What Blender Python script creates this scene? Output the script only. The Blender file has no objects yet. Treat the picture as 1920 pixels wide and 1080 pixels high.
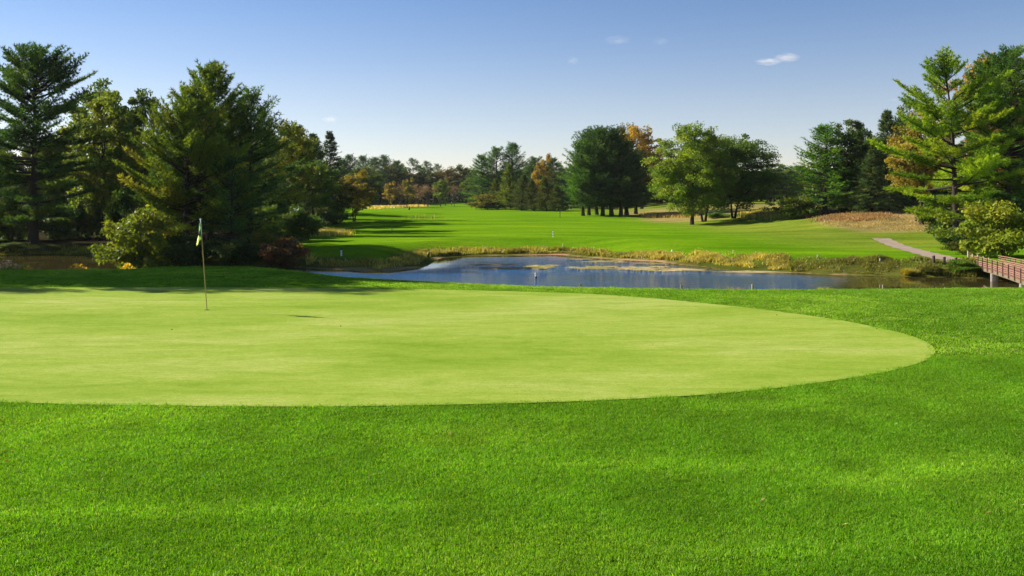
import bpy, bmesh, math, random
import numpy as np
from mathutils import Vector

# ------------------------------------------------------------------ camera, sky, sun, exposure
scene = bpy.context.scene
COL = scene.collection
F = 1663.0            # focal length in photo pixels (1920 wide)
CZ = 2.78             # eye height over the putting green
HR = 360.0            # horizon row
cam_d = bpy.data.cameras.new('camera')
cam = bpy.data.objects.new('camera', cam_d)
COL.objects.link(cam)
cam.location = (0, 0, CZ)
cam.rotation_euler = (math.radians(90), 0, 0)
cam_d.sensor_width = 36.0
cam_d.lens = 36.0 * F / 1920.0
cam_d.shift_y = -(540.0 - HR) / 1920.0
cam_d.clip_start = 0.1
cam_d.clip_end = 20000
scene.camera = cam

SUN_AZ = math.atan2(-0.926, 0.378)      # sun stands to the left, a little ahead of the camera
SUN_EL = math.radians(29.9)
sunv = Vector((math.sin(SUN_AZ) * math.cos(SUN_EL), math.cos(SUN_AZ) * math.cos(SUN_EL), math.sin(SUN_EL)))

world = bpy.data.worlds.new('World')
scene.world = world
world.use_nodes = True
wn = world.node_tree.nodes; wl = world.node_tree.links
wn.clear()
sky = wn.new('ShaderNodeTexSky'); sky.sky_type = 'NISHITA'; sky.sun_disc = False
sky.sun_elevation = SUN_EL; sky.sun_rotation = SUN_AZ
sky.altitude = 300; sky.air_density = 1.0; sky.dust_density = 0.05; sky.ozone_density = 1.5
bg = wn.new('ShaderNodeBackground'); bg.inputs['Strength'].default_value = 0.062
wo = wn.new('ShaderNodeOutputWorld')
# clear autumn air: deeper blue with height above the horizon, the same all the way round
wtc = wn.new('ShaderNodeTexCoord'); wsep = wn.new('ShaderNodeSeparateXYZ')
wl.new(wtc.outputs['Generated'], wsep.inputs[0])
wr = wn.new('ShaderNodeValToRGB')
we = wr.color_ramp.elements
we[0].position = 0.0; we[0].color = (1.0, 0.95, 1.12, 1)
we[1].position = 0.30; we[1].color = (0.60, 0.70, 0.92, 1)
e_ = we.new(0.10); e_.color = (0.97, 0.89, 1.0, 1)
e_ = we.new(0.20); e_.color = (0.72, 0.79, 0.98, 1)
wl.new(wsep.outputs['Z'], wr.inputs[0])
wm = wn.new('ShaderNodeMix'); wm.data_type = 'RGBA'; wm.blend_type = 'MULTIPLY'; wm.inputs[0].default_value = 1.0
wl.new(sky.outputs[0], wm.inputs[6]); wl.new(wr.outputs[0], wm.inputs[7])
wl.new(wm.outputs[2], bg.inputs[0]); wl.new(bg.outputs[0], wo.inputs[0])

sd = bpy.data.lights.new('sun', 'SUN'); sd.energy = 5.0; sd.angle = math.radians(0.53); sd.color = (1.0, 0.94, 0.82)
so = bpy.data.objects.new('sun', sd); COL.objects.link(so)
so.rotation_euler = (-sunv).to_track_quat('-Z', 'Y').to_euler()
so.location = (-40, 10, 60)

scene.view_settings.view_transform = 'Standard'
scene.view_settings.look = 'None'
scene.view_settings.gamma = 1.0
scene.view_settings.use_curve_mapping = False
scene.view_settings.exposure = 1.0
scene.cycles.max_bounces = 6
scene.cycles.transmission_bounces = 4
scene.cycles.volume_bounces = 2
scene.cycles.use_denoising = True

rng = np.random.default_rng(7)
random.seed(7)

# ------------------------------------------------------------------ helpers
def smooth(a, b, x):
    t = np.clip((x - a) / (b - a), 0, 1)
    return t * t * (3 - 2 * t)

def fbm(x, y, scale, seed, octs=4):
    """cheap value noise in [-1, 1]"""
    r = np.random.default_rng(seed)
    tab = r.random((64, 64)) * 2 - 1
    out = 0.0; amp = 1.0; tot = 0.0
    x = np.asarray(x, float) / scale; y = np.asarray(y, float) / scale
    for o in range(octs):
        xi = np.floor(x).astype(int); yi = np.floor(y).astype(int)
        fx = x - xi; fy = y - yi
        fx = fx * fx * (3 - 2 * fx); fy = fy * fy * (3 - 2 * fy)
        a = tab[xi % 64, yi % 64]; b = tab[(xi + 1) % 64, yi % 64]
        c = tab[xi % 64, (yi + 1) % 64]; d = tab[(xi + 1) % 64, (yi + 1) % 64]
        out = out + amp * ((a * (1 - fx) + b * fx) * (1 - fy) + (c * (1 - fx) + d * fx) * fy)
        tot += amp; amp *= 0.5; x = x * 2.03 + 11.3; y = y * 2.03 + 5.7
    return out / tot

def tag(o, label=None, cat=None, group=None, kind=None):
    if label: o['label'] = label
    if cat: o['category'] = cat
    if group: o['group'] = group
    if kind: o['kind'] = kind
    return o

def link(name, me, mat=None, parent=None):
    o = bpy.data.objects.new(name, me)
    COL.objects.link(o)
    if mat is not None and me is not None and len(me.materials) == 0:
        me.materials.append(mat)
    if parent is not None:
        o.parent = parent
    return o

def empty(name, loc, rz=0.0):
    o = bpy.data.objects.new(name, None)
    o.empty_display_size = 0.2
    o.location = loc; o.rotation_euler = (0, 0, rz)
    COL.objects.link(o)
    return o

def np_mesh(name, V, Fc, col=None, smooth_shade=False):
    """V (n,3), Fc (m,k) with k = 3 or 4"""
    V = np.ascontiguousarray(V, np.float32); Fc = np.ascontiguousarray(Fc, np.int32)
    me = bpy.data.meshes.new(name)
    k = Fc.shape[1]
    me.vertices.add(len(V)); me.vertices.foreach_set('co', V.ravel())
    me.loops.add(Fc.size); me.loops.foreach_set('vertex_index', Fc.ravel())
    me.polygons.add(len(Fc))
    me.polygons.foreach_set('loop_start', np.arange(0, Fc.size, k, dtype=np.int32))
    me.polygons.foreach_set('loop_total', np.full(len(Fc), k, np.int32))
    if smooth_shade:
        me.polygons.foreach_set('use_smooth', np.ones(len(Fc), bool))
    me.update(calc_edges=True)
    if col is not None:
        a = me.attributes.new('col', 'FLOAT_COLOR', 'POINT')
        c4 = np.ones((len(V), 4), np.float32); c4[:, :3] = col
        a.data.foreach_set('color', c4.ravel())
    return me

class Tubes:
    """collects tapered tubes (limbs, poles, rails) into one mesh"""
    def __init__(s): s.V = []; s.F = []; s.n = 0
    def add(s, pts, rad, sides=6, cap=True):
        pts = np.asarray(pts, float); m = len(pts)
        rad = np.broadcast_to(np.asarray(rad, float), (m,))
        tan = np.gradient(pts, axis=0)
        tan /= np.linalg.norm(tan, axis=1, keepdims=True) + 1e-9
        ref = np.where(np.abs(tan[:, 2:3]) > 0.9, np.array([[1., 0, 0]]), np.array([[0, 0, 1.]]))
        u = np.cross(tan, ref); u /= np.linalg.norm(u, axis=1, keepdims=True) + 1e-9
        v = np.cross(tan, u)
        a = np.arange(sides) * 2 * math.pi / sides
        ring = pts[:, None] + rad[:, None, None] * (np.cos(a)[None, :, None] * u[:, None] + np.sin(a)[None, :, None] * v[:, None])
        s.V.append(ring.reshape(-1, 3))
        i = np.arange(m - 1)[:, None] * sides; j = np.arange(sides)[None]; j2 = (j + 1) % sides
        q = np.stack([i + j, i + j2, i + sides + j2, i + sides + j], -1).reshape(-1, 4) + s.n
        s.F.append(q); s.n += m * sides
        if cap:
            for base, c in ((0, pts[0]), ((m - 1) * sides, pts[-1])):
                s.V.append(c[None]); ci = s.n; s.n += 1
                b0 = s.n - 1 - (m * sides) - (0 if base == 0 else 1) + base
                jj = np.arange(sides); 
                s.F.append(np.stack([b0 + jj, b0 + (jj + 1) % sides, np.full(sides, ci), np.full(sides, ci)], -1))
    def mesh(s, name, smooth_shade=True):
        V = np.concatenate(s.V); Fq = np.concatenate(s.F)
        me = bpy.data.meshes.new(name)
        me.from_pydata(V.tolist(), [], [list(dict.fromkeys(f)) for f in Fq.tolist()])
        if smooth_shade:
            me.polygons.foreach_set('use_smooth', np.ones(len(me.polygons), bool))
        me.update()
        return me

def box_mesh(name, sx, sy, sz, z0=0.0, bevel=0.0):
    """box with its base centre at the origin (z0 lifts it)"""
    bm = bmesh.new()
    bmesh.ops.create_cube(bm, size=1.0)
    for v in bm.verts:
        v.co = Vector((v.co.x * sx, v.co.y * sy, (v.co.z + 0.5) * sz + z0))
    if bevel > 0:
        bmesh.ops.bevel(bm, geom=bm.edges[:], offset=bevel, segments=2, affect='EDGES')
    me = bpy.data.meshes.new(name); bm.to_mesh(me); bm.free()
    return me

def beam_mesh(name, a, b, w, h):
    """bar of rectangular section from a to b (w across, h up)"""
    a = Vector(a); b = Vector(b); d = (b - a).normalized()
    side = d.cross(Vector((0, 0, 1))).normalized() * (w / 2)
    up = side.cross(d).normalized() * (h / 2)
    V = []
    for p in (a, b):
        V += [p + side + up, p - side + up, p - side - up, p + side - up]
    me = bpy.data.meshes.new(name)
    me.from_pydata([tuple(v) for v in V], [], [(0, 1, 2, 3), (7, 6, 5, 4), (0, 4, 5, 1), (1, 5, 6, 2), (2, 6, 7, 3), (3, 7, 4, 0)])
    me.update()
    return me

# ------------------------------------------------------------------ materials
def new_mat(name):
    m = bpy.data.materials.new(name); m.use_nodes = True
    nt = m.node_tree; nt.nodes.clear()
    out = nt.nodes.new('ShaderNodeOutputMaterial')
    return m, nt, out

def noise(nt, scale, detail=4, rough=0.6, vec=None, stretch=None, dist=0.0):
    n = nt.nodes.new('ShaderNodeTexNoise')
    n.inputs['Scale'].default_value = scale; n.inputs['Detail'].default_value = detail
    n.inputs['Roughness'].default_value = rough; n.inputs['Distortion'].default_value = dist
    tc = nt.nodes.new('ShaderNodeTexCoord')
    if stretch:
        mp = nt.nodes.new('ShaderNodeMapping'); mp.inputs['Scale'].default_value = stretch
        nt.links.new(tc.outputs['Object'], mp.inputs[0]); nt.links.new(mp.outputs[0], n.inputs['Vector'])
    else:
        nt.links.new(tc.outputs['Object'], n.inputs['Vector'])
    return n.outputs['Fac']

def ramp(nt, fac, stops):
    r = nt.nodes.new('ShaderNodeValToRGB')
    e = r.color_ramp.elements
    while len(e) > 1: e.remove(e[-1])
    for i, (p, c) in enumerate(stops):
        el = e[0] if i == 0 else e.new(p)
        el.position = p; el.color = (*c, 1) if len(c) == 3 else c
    nt.links.new(fac, r.inputs[0])
    return r.outputs[0]

def mixc(nt, a, b, fac, mode='MIX'):
    m = nt.nodes.new('ShaderNodeMix'); m.data_type = 'RGBA'; m.blend_type = mode
    for sock, v in ((m.inputs[6], a), (m.inputs[7], b), (m.inputs[0], fac)):
        if hasattr(v, 'node'): nt.links.new(v, sock)
        elif isinstance(v, (int, float)): sock.default_value = v
        else: sock.default_value = (*v, 1)
    return m.outputs[2]

def attr_col(nt, name='col'):
    a = nt.nodes.new('ShaderNodeAttribute'); a.attribute_name = name
    return a.outputs['Color']

def bump(nt, h, strength, dist):
    b = nt.nodes.new('ShaderNodeBump')
    b.inputs['Strength'].default_value = strength; b.inputs['Distance'].default_value = dist
    nt.links.new(h, b.inputs['Height'])
    return b.outputs[0]

def simple_mat(name, c, rough=0.7, vary=0.25, scale=8.0, stretch=None, bmp=0.0, metallic=0.0, spec=0.4, c2=None):
    m, nt, out = new_mat(name)
    p = nt.nodes.new('ShaderNodeBsdfPrincipled')
    f = noise(nt, scale, 5, 0.65, stretch=stretch)
    lo = tuple(x * (1 - vary) for x in c); hi = c2 if c2 else tuple(min(1, x * (1 + vary)) for x in c)
    nt.links.new(ramp(nt, f, [(0.3, lo), (0.7, hi)]), p.inputs['Base Color'])
    p.inputs['Roughness'].default_value = rough; p.inputs['Metallic'].default_value = metallic
    p.inputs['Specular IOR Level'].default_value = spec
    if bmp: nt.links.new(bump(nt, f, bmp, 0.02), p.inputs['Normal'])
    nt.links.new(p.outputs[0], out.inputs[0])
    return m

def foliage_mat(name, transl=0.35, rough=0.55, spec=0.25):
    m, nt, out = new_mat(name)
    c = attr_col(nt)
    oi = nt.nodes.new('ShaderNodeObjectInfo')
    c = mixc(nt, c, oi.outputs['Color'], 1.0, 'MULTIPLY')
    c = mixc(nt, c, (1.28, 1.28, 1.15), 1.0, 'MULTIPLY')
    p = nt.nodes.new('ShaderNodeBsdfPrincipled')
    nt.links.new(c, p.inputs['Base Color'])
    p.inputs['Roughness'].default_value = rough; p.inputs['Specular IOR Level'].default_value = spec
    t = nt.nodes.new('ShaderNodeBsdfTranslucent')
    nt.links.new(mixc(nt, c, (1.7, 1.55, 0.6), 1.0, 'MULTIPLY'), t.inputs[0])
    mx = nt.nodes.new('ShaderNodeMixShader'); mx.inputs[0].default_value = transl
    nt.links.new(p.outputs[0], mx.inputs[1]); nt.links.new(t.outputs[0], mx.inputs[2])
    nt.links.new(mx.outputs[0], out.inputs[0])
    return m

M_LEAF = foliage_mat('leaf', 0.42)
M_NEEDLE = foliage_mat('needle', 0.40, 0.6, 0.15)
M_BLADE = foliage_mat('grass_blade', 0.35, 0.45, 0.3)
M_BARK = simple_mat('bark', (0.045, 0.034, 0.026), 0.9, 0.45, 3.0, (6, 6, 1.2), 0.6, spec=0.1)
M_BARK_GREY = simple_mat('grey_bark', (0.11, 0.085, 0.075), 0.9, 0.35, 3.0, (6, 6, 1.2), 0.4, spec=0.1)
M_WOOD_PALE = simple_mat('weathered_wood', (0.36, 0.27, 0.17), 0.8, 0.3, 12, (3, 3, 0.6), 0.3)
M_WOOD_DARK = simple_mat('dark_timber', (0.05, 0.036, 0.03), 0.85, 0.4, 9, (3, 3, 0.5), 0.3)
M_WHITE = simple_mat('white_paint', (0.72, 0.71, 0.69), 0.5, 0.1, 20)
M_BLACK = simple_mat('black_paint', (0.015, 0.015, 0.017), 0.5, 0.2, 20)
M_REDWOOD = simple_mat('red_stained_board', (0.26, 0.135, 0.09), 0.75, 0.4, 5, (1, 1, 6), 0.25)
M_DECK = simple_mat('greyed_red_plank', (0.20, 0.085, 0.055), 0.85, 0.5, 3, (1, 1, 1), 0.2)
M_RUST = simple_mat('rusty_steel', (0.10, 0.045, 0.03), 0.7, 0.4, 14, None, 0.2)
M_BEAM = simple_mat('weathered_beam', (0.17, 0.125, 0.075), 0.85, 0.35, 4, (1, 1, 5), 0.3)
M_CONC = simple_mat('pale_concrete', (0.78, 0.68, 0.60), 0.85, 0.15, 6, None, 0.2)

# ------------------------------------------------------------------ terrain
WZ = -2.70                       # pond level
def wpx(px, row, z):
    D = (CZ - z) * F / (row - HR)
    return ((px - 960) / F * D, D)

far_shore_px = [(-420, 479), (-150, 480), (0, 480), (100, 478), (230, 479), (300, 484), (340, 495), (400, 502), (480, 503), (560, 501.5),
                (647, 505.6), (717, 508.5), (764, 503.5), (790, 500), (813, 487), (822, 483.5), (883, 479.5), (953, 478.5),
                (1055, 477.5), (1099, 482), (1169, 487), (1234, 490), (1300, 498), (1400, 507), (1495, 511), (1563, 514.5),
                (1720, 518), (1763, 519), (1830, 521), (1960, 522), (2150, 522), (2500, 524)]
pond = [wpx(a, b, WZ) for a, b in far_shore_px]
pond += [(58, 47.0), (40, 47.8), (28, 48.3), (22, 47), (15, 45.5), (5, 44.5), (-8, 43.5), (-14, 45), (-20, 46), (-30, 50), (-45, 56), (-64, 58)]
POND = np.array(pond)

def poly_sd(X, Y, P):
    """signed distance to a polygon, negative inside"""
    X = np.asarray(X, float); Y = np.asarray(Y, float)
    d = np.full(X.shape, 1e9); ins = np.zeros(X.shape, bool)
    n = len(P)
    for i in range(n):
        ax, ay = P[i]; bx, by = P[(i + 1) % n]
        ex, ey = bx - ax, by - ay
        t = np.clip(((X - ax) * ex + (Y - ay) * ey) / (ex * ex + ey * ey + 1e-12), 0, 1)
        d = np.minimum(d, (X - ax - t * ex) ** 2 + (Y - ay - t * ey) ** 2)
        if ay != by:
            c = ((ay > Y) != (by > Y)) & (X < ex * (Y - ay) / (by - ay) + ax)
            ins ^= c
    d = np.sqrt(d)
    return np.where(ins, -d, d)

crest_px = [(-500, 506), (0, 505), (250, 503), (330, 498.5), (400, 497), (480, 499), (560, 507), (640, 517), (720, 522), (860, 529),
            (1000, 535), (1200, 538.5), (1400, 541), (1700, 541), (2600, 541)]
crest_w = np.array([wpx(a, b, 0.0) for a, b in crest_px])

def terrain(X, Y, with_sd=False):
    X = np.asarray(X, float); Y = np.asarray(Y, float)
    yc = np.interp(X, crest_w[:, 0], crest_w[:, 1])
    t = np.maximum(0, Y - yc + 0.8)
    right = smooth(4, 16, X)
    slope = 0.22 * (1 - right) + 0.117 * right
    near = -slope * (np.sqrt(t * t + 1.0) - 1.0)
    near = near + 0.035 * fbm(X, Y, 9.0, 3, 2) * smooth(11, 5, np.abs(Y - 4))
    near = near + 0.10 * smooth(9.5, 5.5, Y) * (1 + 0.5 * fbm(X, Y, 4.0, 5, 2))      # the apron rises a little towards the viewer
    near = np.maximum(near, -2.35 + 0.0 * X)
    hill = 1.9 * smooth(24, 50, X) * smooth(84, 116, Y)
    far = -1.75 + 0.30 * fbm(X, Y, 24.0, 9, 2) + hill
    far = far + 1.2 * np.exp(-(((X + 22) / 9.0) ** 2 + ((Y - 335) / 14.0) ** 2))
    far = far + 0.9 * np.exp(-(((X + 28) / 9.0) ** 2 + ((Y - 172) / 9.0) ** 2))       # mound before the dark hollow
    far = far + 1.2 * smooth(400, 900, Y) 
    far = far + 0.8 * smooth(-55, -80, X)
    k = smooth(50, 56, Y)
    land = near * (1 - k) + far * k
    sd = poly_sd(X, Y, POND)
    w = np.interp(X, [-40, -18, -8, 0, 10, 22, 30], [3.5, 4.0, 6.0, 12.0, 9.0, 3.0, 2.5])
    w = np.where(Y < 52, 2.5, w)
    up = WZ + 0.02 + (land - WZ - 0.02) * smooth(-0.12, 1.0, sd / w)
    dn = WZ + 0.02 - 0.7 * smooth(0.0, 3.5, -sd)
    z = np.where(sd > 0, up, np.minimum(up, dn))
    return (z, sd) if with_sd else z

def tz(x, y):
    return float(terrain(np.array([x]), np.array([y]))[0])

def ground_at(px, row, near=40.0, far=600.0):
    """the point of the ground that this line of sight meets beyond the given distance"""
    D = np.concatenate([np.linspace(near, 140, 2200), np.linspace(140.2, far, 2200)])
    X = (px - 960) / F * D; Zr = CZ - (row - HR) / F * D
    hit = np.nonzero(Zr <= terrain(X, D))[0]
    i = hit[0] if len(hit) else len(D) - 1
    return float(X[i]), float(D[i]), float(terrain(X[i:i + 1], D[i:i + 1])[0])

def axis(lo, hi, step, lo2, hi2, g=1.16):
    a = list(np.arange(lo, hi + 1e-6, step))
    s = step; x = lo
    while x > lo2: s *= g; x -= s; a.insert(0, x)
    s = step; x = hi
    while x < hi2: s *= g; x += s; a.append(x)
    return np.array(a)

gx = axis(-52, 52, 0.42, -3500, 3500)
gy = axis(2.0, 118, 0.42, -300, 6000)
GX, GY = np.meshgrid(gx, gy)
GZ, GSD = terrain(GX, GY, True)

# the putting green's outline (left end closed outside the frame)
green_px = [(-60, 541), (120, 540), (300, 539), (480, 539.5), (640, 541), (780, 543), (900, 545.5), (1000, 548), (1100, 551.5), (1200, 558), (1300, 567), (1400, 577.5),
            (1500, 590), (1580, 602), (1650, 616), (1700, 628), (1735, 641), (1752, 654), (1752, 664), (1735, 677), (1700, 689), (1650, 700.5),
            (1580, 712), (1500, 723), (1400, 734), (1300, 742), (1150, 750), (1000, 755.5), (800, 760), (600, 762.5), (450, 762), (300, 760.5), (150, 758), (0, 754), (-120, 748)]
GREEN = [wpx(a, b, 0.0) for a, b in green_px]
GREEN += [(-10.5, 12.4), (-14.5, 15.0), (-18.0, 19.0), (-18.5, 23.0)]
def catmull(P, n):
    P = np.array(P); m = len(P); out = []
    for i in range(m):
        p0, p1, p2, p3 = P[i - 1], P[i], P[(i + 1) % m], P[(i + 2) % m]
        for t in np.arange(n) / n:
            out.append(0.5 * ((2 * p1) + (-p0 + p2) * t + (2 * p0 - 5 * p1 + 4 * p2 - p3) * t * t + (-p0 + 3 * p1 - 3 * p2 + p3) * t ** 3))
    return np.array(out)
GREEN = catmull(GREEN, 6)
GREEN_SD = poly_sd(GX, GY, GREEN)

# zones of the ground's own colour
C_ROUGH = np.array((0.075, 0.175, 0.006)); C_FAIR = np.array((0.125, 0.250, 0.006)); C_DRY = np.array((0.27, 0.21, 0.075))
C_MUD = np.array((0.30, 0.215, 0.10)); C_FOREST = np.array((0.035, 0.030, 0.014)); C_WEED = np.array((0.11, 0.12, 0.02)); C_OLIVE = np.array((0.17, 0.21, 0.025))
col = np.zeros(GX.shape + (3,)) + C_ROUGH
fw = smooth(52, 56, GY)[..., None]
col = col * (1 - fw) + C_FAIR * fw
n1 = fbm(GX, GY, 6.0, 21)[..., None]; n2 = fbm(GX, GY, 20.0, 22)[..., None]
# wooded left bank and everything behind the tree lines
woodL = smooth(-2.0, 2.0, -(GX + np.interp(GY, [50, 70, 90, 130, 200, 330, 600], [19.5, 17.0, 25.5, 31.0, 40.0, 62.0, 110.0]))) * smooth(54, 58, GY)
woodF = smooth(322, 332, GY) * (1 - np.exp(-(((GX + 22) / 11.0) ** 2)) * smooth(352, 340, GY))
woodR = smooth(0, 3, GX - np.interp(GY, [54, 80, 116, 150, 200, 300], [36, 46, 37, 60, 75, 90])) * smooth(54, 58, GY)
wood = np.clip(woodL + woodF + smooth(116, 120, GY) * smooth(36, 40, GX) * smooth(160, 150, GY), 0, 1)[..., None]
# dry long grass on the right hand slope and under the lone trees
dry = smooth(94, 97, GY + 2.0 * n1[..., 0]) * smooth(36, 39.5, GX - 0.10 * (GY - 100) + 1.5 * n1[..., 0]) * smooth(128, 118, GY)
dryB = smooth(134, 138, GY + 3 * n1[..., 0]) * smooth(15, 20, GX - 0.03 * GY + 2 * n1[..., 0]) * smooth(215, 200, GY)
olive = smooth(66, 82, GY) * smooth(19, 32, GX + 0.05 * (GY - 80))
col = col * (1 - 0.75 * olive[..., None]) + C_OLIVE * 0.75 * olive[..., None]
dr = np.clip(dry + 0.75 * dryB, 0, 1)[..., None]
col = col * (1 - dr) + C_DRY * (1 + 0.3 * n1) * dr
strip = (smooth(262, 270, GY) * smooth(300, 290, GY) * smooth(-24, -32, GX))[..., None]
col = col * (1 - strip) + C_DRY * strip
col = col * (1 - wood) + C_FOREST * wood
# weedy bank and bare mud along the water
wb = (smooth(3.4, 1.6, GSD + 1.2 * n1[..., 0]) * (GY > 50))[..., None]
col = col * (1 - wb) + C_WEED * (1 + 0.4 * n1) * wb
nm = fbm(GX, GY, 3.5, 24)
mud = (smooth(0.50, 0.20, GSD + 1.5 * nm + 0.62) * (GY > 50))[..., None]
col = col * (1 - mud) + C_MUD * (1 + 0.25 * n1) * mud
ny, nx = GX.shape
ii = (np.arange(ny - 1)[:, None] * nx + np.arange(nx - 1)[None]).ravel()
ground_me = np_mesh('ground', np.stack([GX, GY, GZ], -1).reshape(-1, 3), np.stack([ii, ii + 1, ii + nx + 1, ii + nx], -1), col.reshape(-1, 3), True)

def ground_material():
    m, nt, out = new_mat('turf')
    c = attr_col(nt)
    big = noise(nt, 0.16, 5, 0.6, stretch=(0.45, 1.2, 1))
    c = mixc(nt, c, ramp(nt, big, [(0.32, (0.72, 0.80, 0.7)), (0.52, (1, 1, 1)), (0.72, (1.38, 1.16, 1.3))]), 1.0, 'MULTIPLY')
    mow = noise(nt, 0.32, 6, 0.68, stretch=(0.16, 0.62, 1), dist=1.2)
    c = mixc(nt, c, ramp(nt, mow, [(0.36, (0.74, 0.83, 0.7)), (0.52, (1, 1, 1)), (0.66, (1.32, 1.14, 1.4))]), 1.0, 'MULTIPLY')
    mid = noise(nt, 2.6, 5, 0.7)
    c = mixc(nt, c, ramp(nt, mid, [(0.3, (0.70, 0.78, 0.7)), (0.5, (1, 1, 1)), (0.7, (1.25, 1.12, 1.2))]), 1.0, 'MULTIPLY')
    fine = noise(nt, 38, 4, 0.75)
    c = mixc(nt, c, ramp(nt, fine, [(0.3, (0.55, 0.62, 0.5)), (0.5, (1, 1, 1)), (0.72, (1.45, 1.3, 1.4))]), 1.0, 'MULTIPLY')
    p = nt.nodes.new('ShaderNodeBsdfPrincipled')
    nt.links.new(c, p.inputs['Base Color'])
    p.inputs['Roughness'].default_value = 0.9; p.inputs['Specular IOR Level'].default_value = 0.0
    p.inputs['Sheen Weight'].default_value = 0.0
    nt.links.new(bump(nt, noise(nt, 22, 5, 0.8), 0.8, 0.05), p.inputs['Normal'])
    nt.links.new(p.outputs[0], out.inputs[0])
    return m
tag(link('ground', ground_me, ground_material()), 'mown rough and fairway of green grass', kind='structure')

# putting green sheet
def sheet_from_outline(name, P, lift, rings, mat, label, center=None):
    c = P.mean(0) if center is None else np.array(center)
    V = []; m = len(P)
    for r in range(rings):
        s = 1 - (r / rings) ** 1.0
        V.append(c + (P - c) * s)
    V = np.concatenate(V + [c[None]])
    Fq = []
    i = np.arange(m); j = (i + 1) % m
    for r in range(rings - 1):
        Fq.append(np.stack([r * m + i, r * m + j, (r + 1) * m + j, (r + 1) * m + i], -1))
    me = bpy.data.meshes.new(name)
    faces = [tuple(f) for f in np.concatenate(Fq).tolist()] + [((rings - 1) * m + a, (rings - 1) * m + (a + 1) % m, rings * m) for a in range(m)]
    Z = terrain(V[:, 0], V[:, 1]) + lift
    me.from_pydata(np.column_stack([V, Z]).tolist(), [], faces)
    me.polygons.foreach_set('use_smooth', np.ones(len(me.polygons), bool))
    me.update()
    bm = bmesh.new(); bm.from_mesh(me); bmesh.ops.recalc_face_normals(bm, faces=bm.faces)
    if sum(f.normal.z for f in bm.faces) < 0: bmesh.ops.reverse_faces(bm, faces=bm.faces)
    bm.to_mesh(me); bm.free()
    return tag(link(name, me, mat), label, kind='structure')

def green_material():
    m, nt, out = new_mat('putting_turf')
    big = noise(nt, 0.28, 5, 0.6, stretch=(0.55, 1.3, 1), dist=0.5)
    c = ramp(nt, big, [(0.30, (0.185, 0.285, 0.022)), (0.5, (0.255, 0.340, 0.044)), (0.70, (0.325, 0.380, 0.082))])
    st = noise(nt, 1.9, 6, 0.72, stretch=(0.34, 1.1, 1), dist=0.6)
    c = mixc(nt, c, ramp(nt, st, [(0.34, (0.80, 0.88, 0.65)), (0.5, (1, 1, 1)), (0.66, (1.17, 1.08, 1.35))]), 1.0, 'MULTIPLY')
    fine = noise(nt, 34, 5, 0.85)
    c = mixc(nt, c, ramp(nt, fine, [(0.32, (0.74, 0.80, 0.6)), (0.5, (1, 1, 1)), (0.68, (1.24, 1.15, 1.4))]), 1.0, 'MULTIPLY')
    p = nt.nodes.new('ShaderNodeBsdfPrincipled')
    nt.links.new(c, p.inputs['Base Color'])
    c = mixc(nt, c, ramp(nt, noise(nt, 9, 5, 0.8, stretch=(0.6, 1.2, 1)), [(0.32, (0.86, 0.90, 0.75)), (0.5, (1, 1, 1)), (0.68, (1.14, 1.08, 1.3))]), 1.0, 'MULTIPLY')
    nt.links.new(c, p.inputs['Base Color'])
    p.inputs['Roughness'].default_value = 0.9; p.inputs['Specular IOR Level'].default_value = 0.02
    nt.links.new(bump(nt, noise(nt, 60, 4, 0.8), 0.35, 0.01), p.inputs['Normal'])
    nt.links.new(p.outputs[0], out.inputs[0])
    return m
sheet_from_outline('putting_green', GREEN, 0.012, 26, green_material(), 'pale close-mown putting green with rounded right end', center=(-4.5, 18.0))

# water
def water_material():
    m, nt, out = new_mat('pond_water')
    p = nt.nodes.new('ShaderNodeBsdfPrincipled')
    nt.links.new(mixc(nt, (0.045, 0.035, 0.010), (0.012, 0.085, 0.215), attr_col(nt, 'ruffle')), p.inputs['Base Color'])  # base blue stands in for reflected sky, brown for murk and reflected trees
    p.inputs['Roughness'].default_value = 0.04; p.inputs['IOR'].default_value = 1.33
    p.inputs['Specular IOR Level'].default_value = 0.5
    # wind ruffles the open middle, sheltered edges stay smooth
    tc = nt.nodes.new('ShaderNodeTexCoord')
    a = noise(nt, 1.9, 5, 0.66, stretch=(0.5, 1.0, 1))
    b = nt.nodes.new('ShaderNodeBump'); b.inputs['Distance'].default_value = 0.22
    nt.links.new(a, b.inputs['Height'])
    ruffle = attr_col(nt, 'ruffle')
    sc = nt.nodes.new('ShaderNodeMath'); sc.operation = 'MULTIPLY'; sc.inputs[1].default_value = 0.9
    nt.links.new(ruffle, sc.inputs[0]); nt.links.new(sc.outputs[0], b.inputs['Strength'])
    nt.links.new(b.outputs[0], p.inputs['Normal'])
    nt.links.new(p.outputs[0], out.inputs[0])
    return m
wx = np.linspace(-95, 72, 240); wy = np.linspace(34, 100, 140)
WX, WY = np.meshgrid(wx, wy)
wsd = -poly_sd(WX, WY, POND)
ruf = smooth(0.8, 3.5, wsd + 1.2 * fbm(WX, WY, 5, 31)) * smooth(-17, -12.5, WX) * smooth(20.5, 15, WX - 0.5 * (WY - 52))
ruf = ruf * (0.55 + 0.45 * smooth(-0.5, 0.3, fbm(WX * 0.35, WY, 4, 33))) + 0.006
nyw, nxw = WX.shape
iw = (np.arange(nyw - 1)[:, None] * nxw + np.arange(nxw - 1)[None]).ravel()
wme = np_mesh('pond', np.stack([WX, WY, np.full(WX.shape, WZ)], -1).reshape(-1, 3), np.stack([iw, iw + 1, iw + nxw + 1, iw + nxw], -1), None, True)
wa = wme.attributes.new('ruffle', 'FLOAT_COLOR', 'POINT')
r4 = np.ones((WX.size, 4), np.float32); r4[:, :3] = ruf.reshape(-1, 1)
wa.data.foreach_set('color', r4.ravel())
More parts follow.
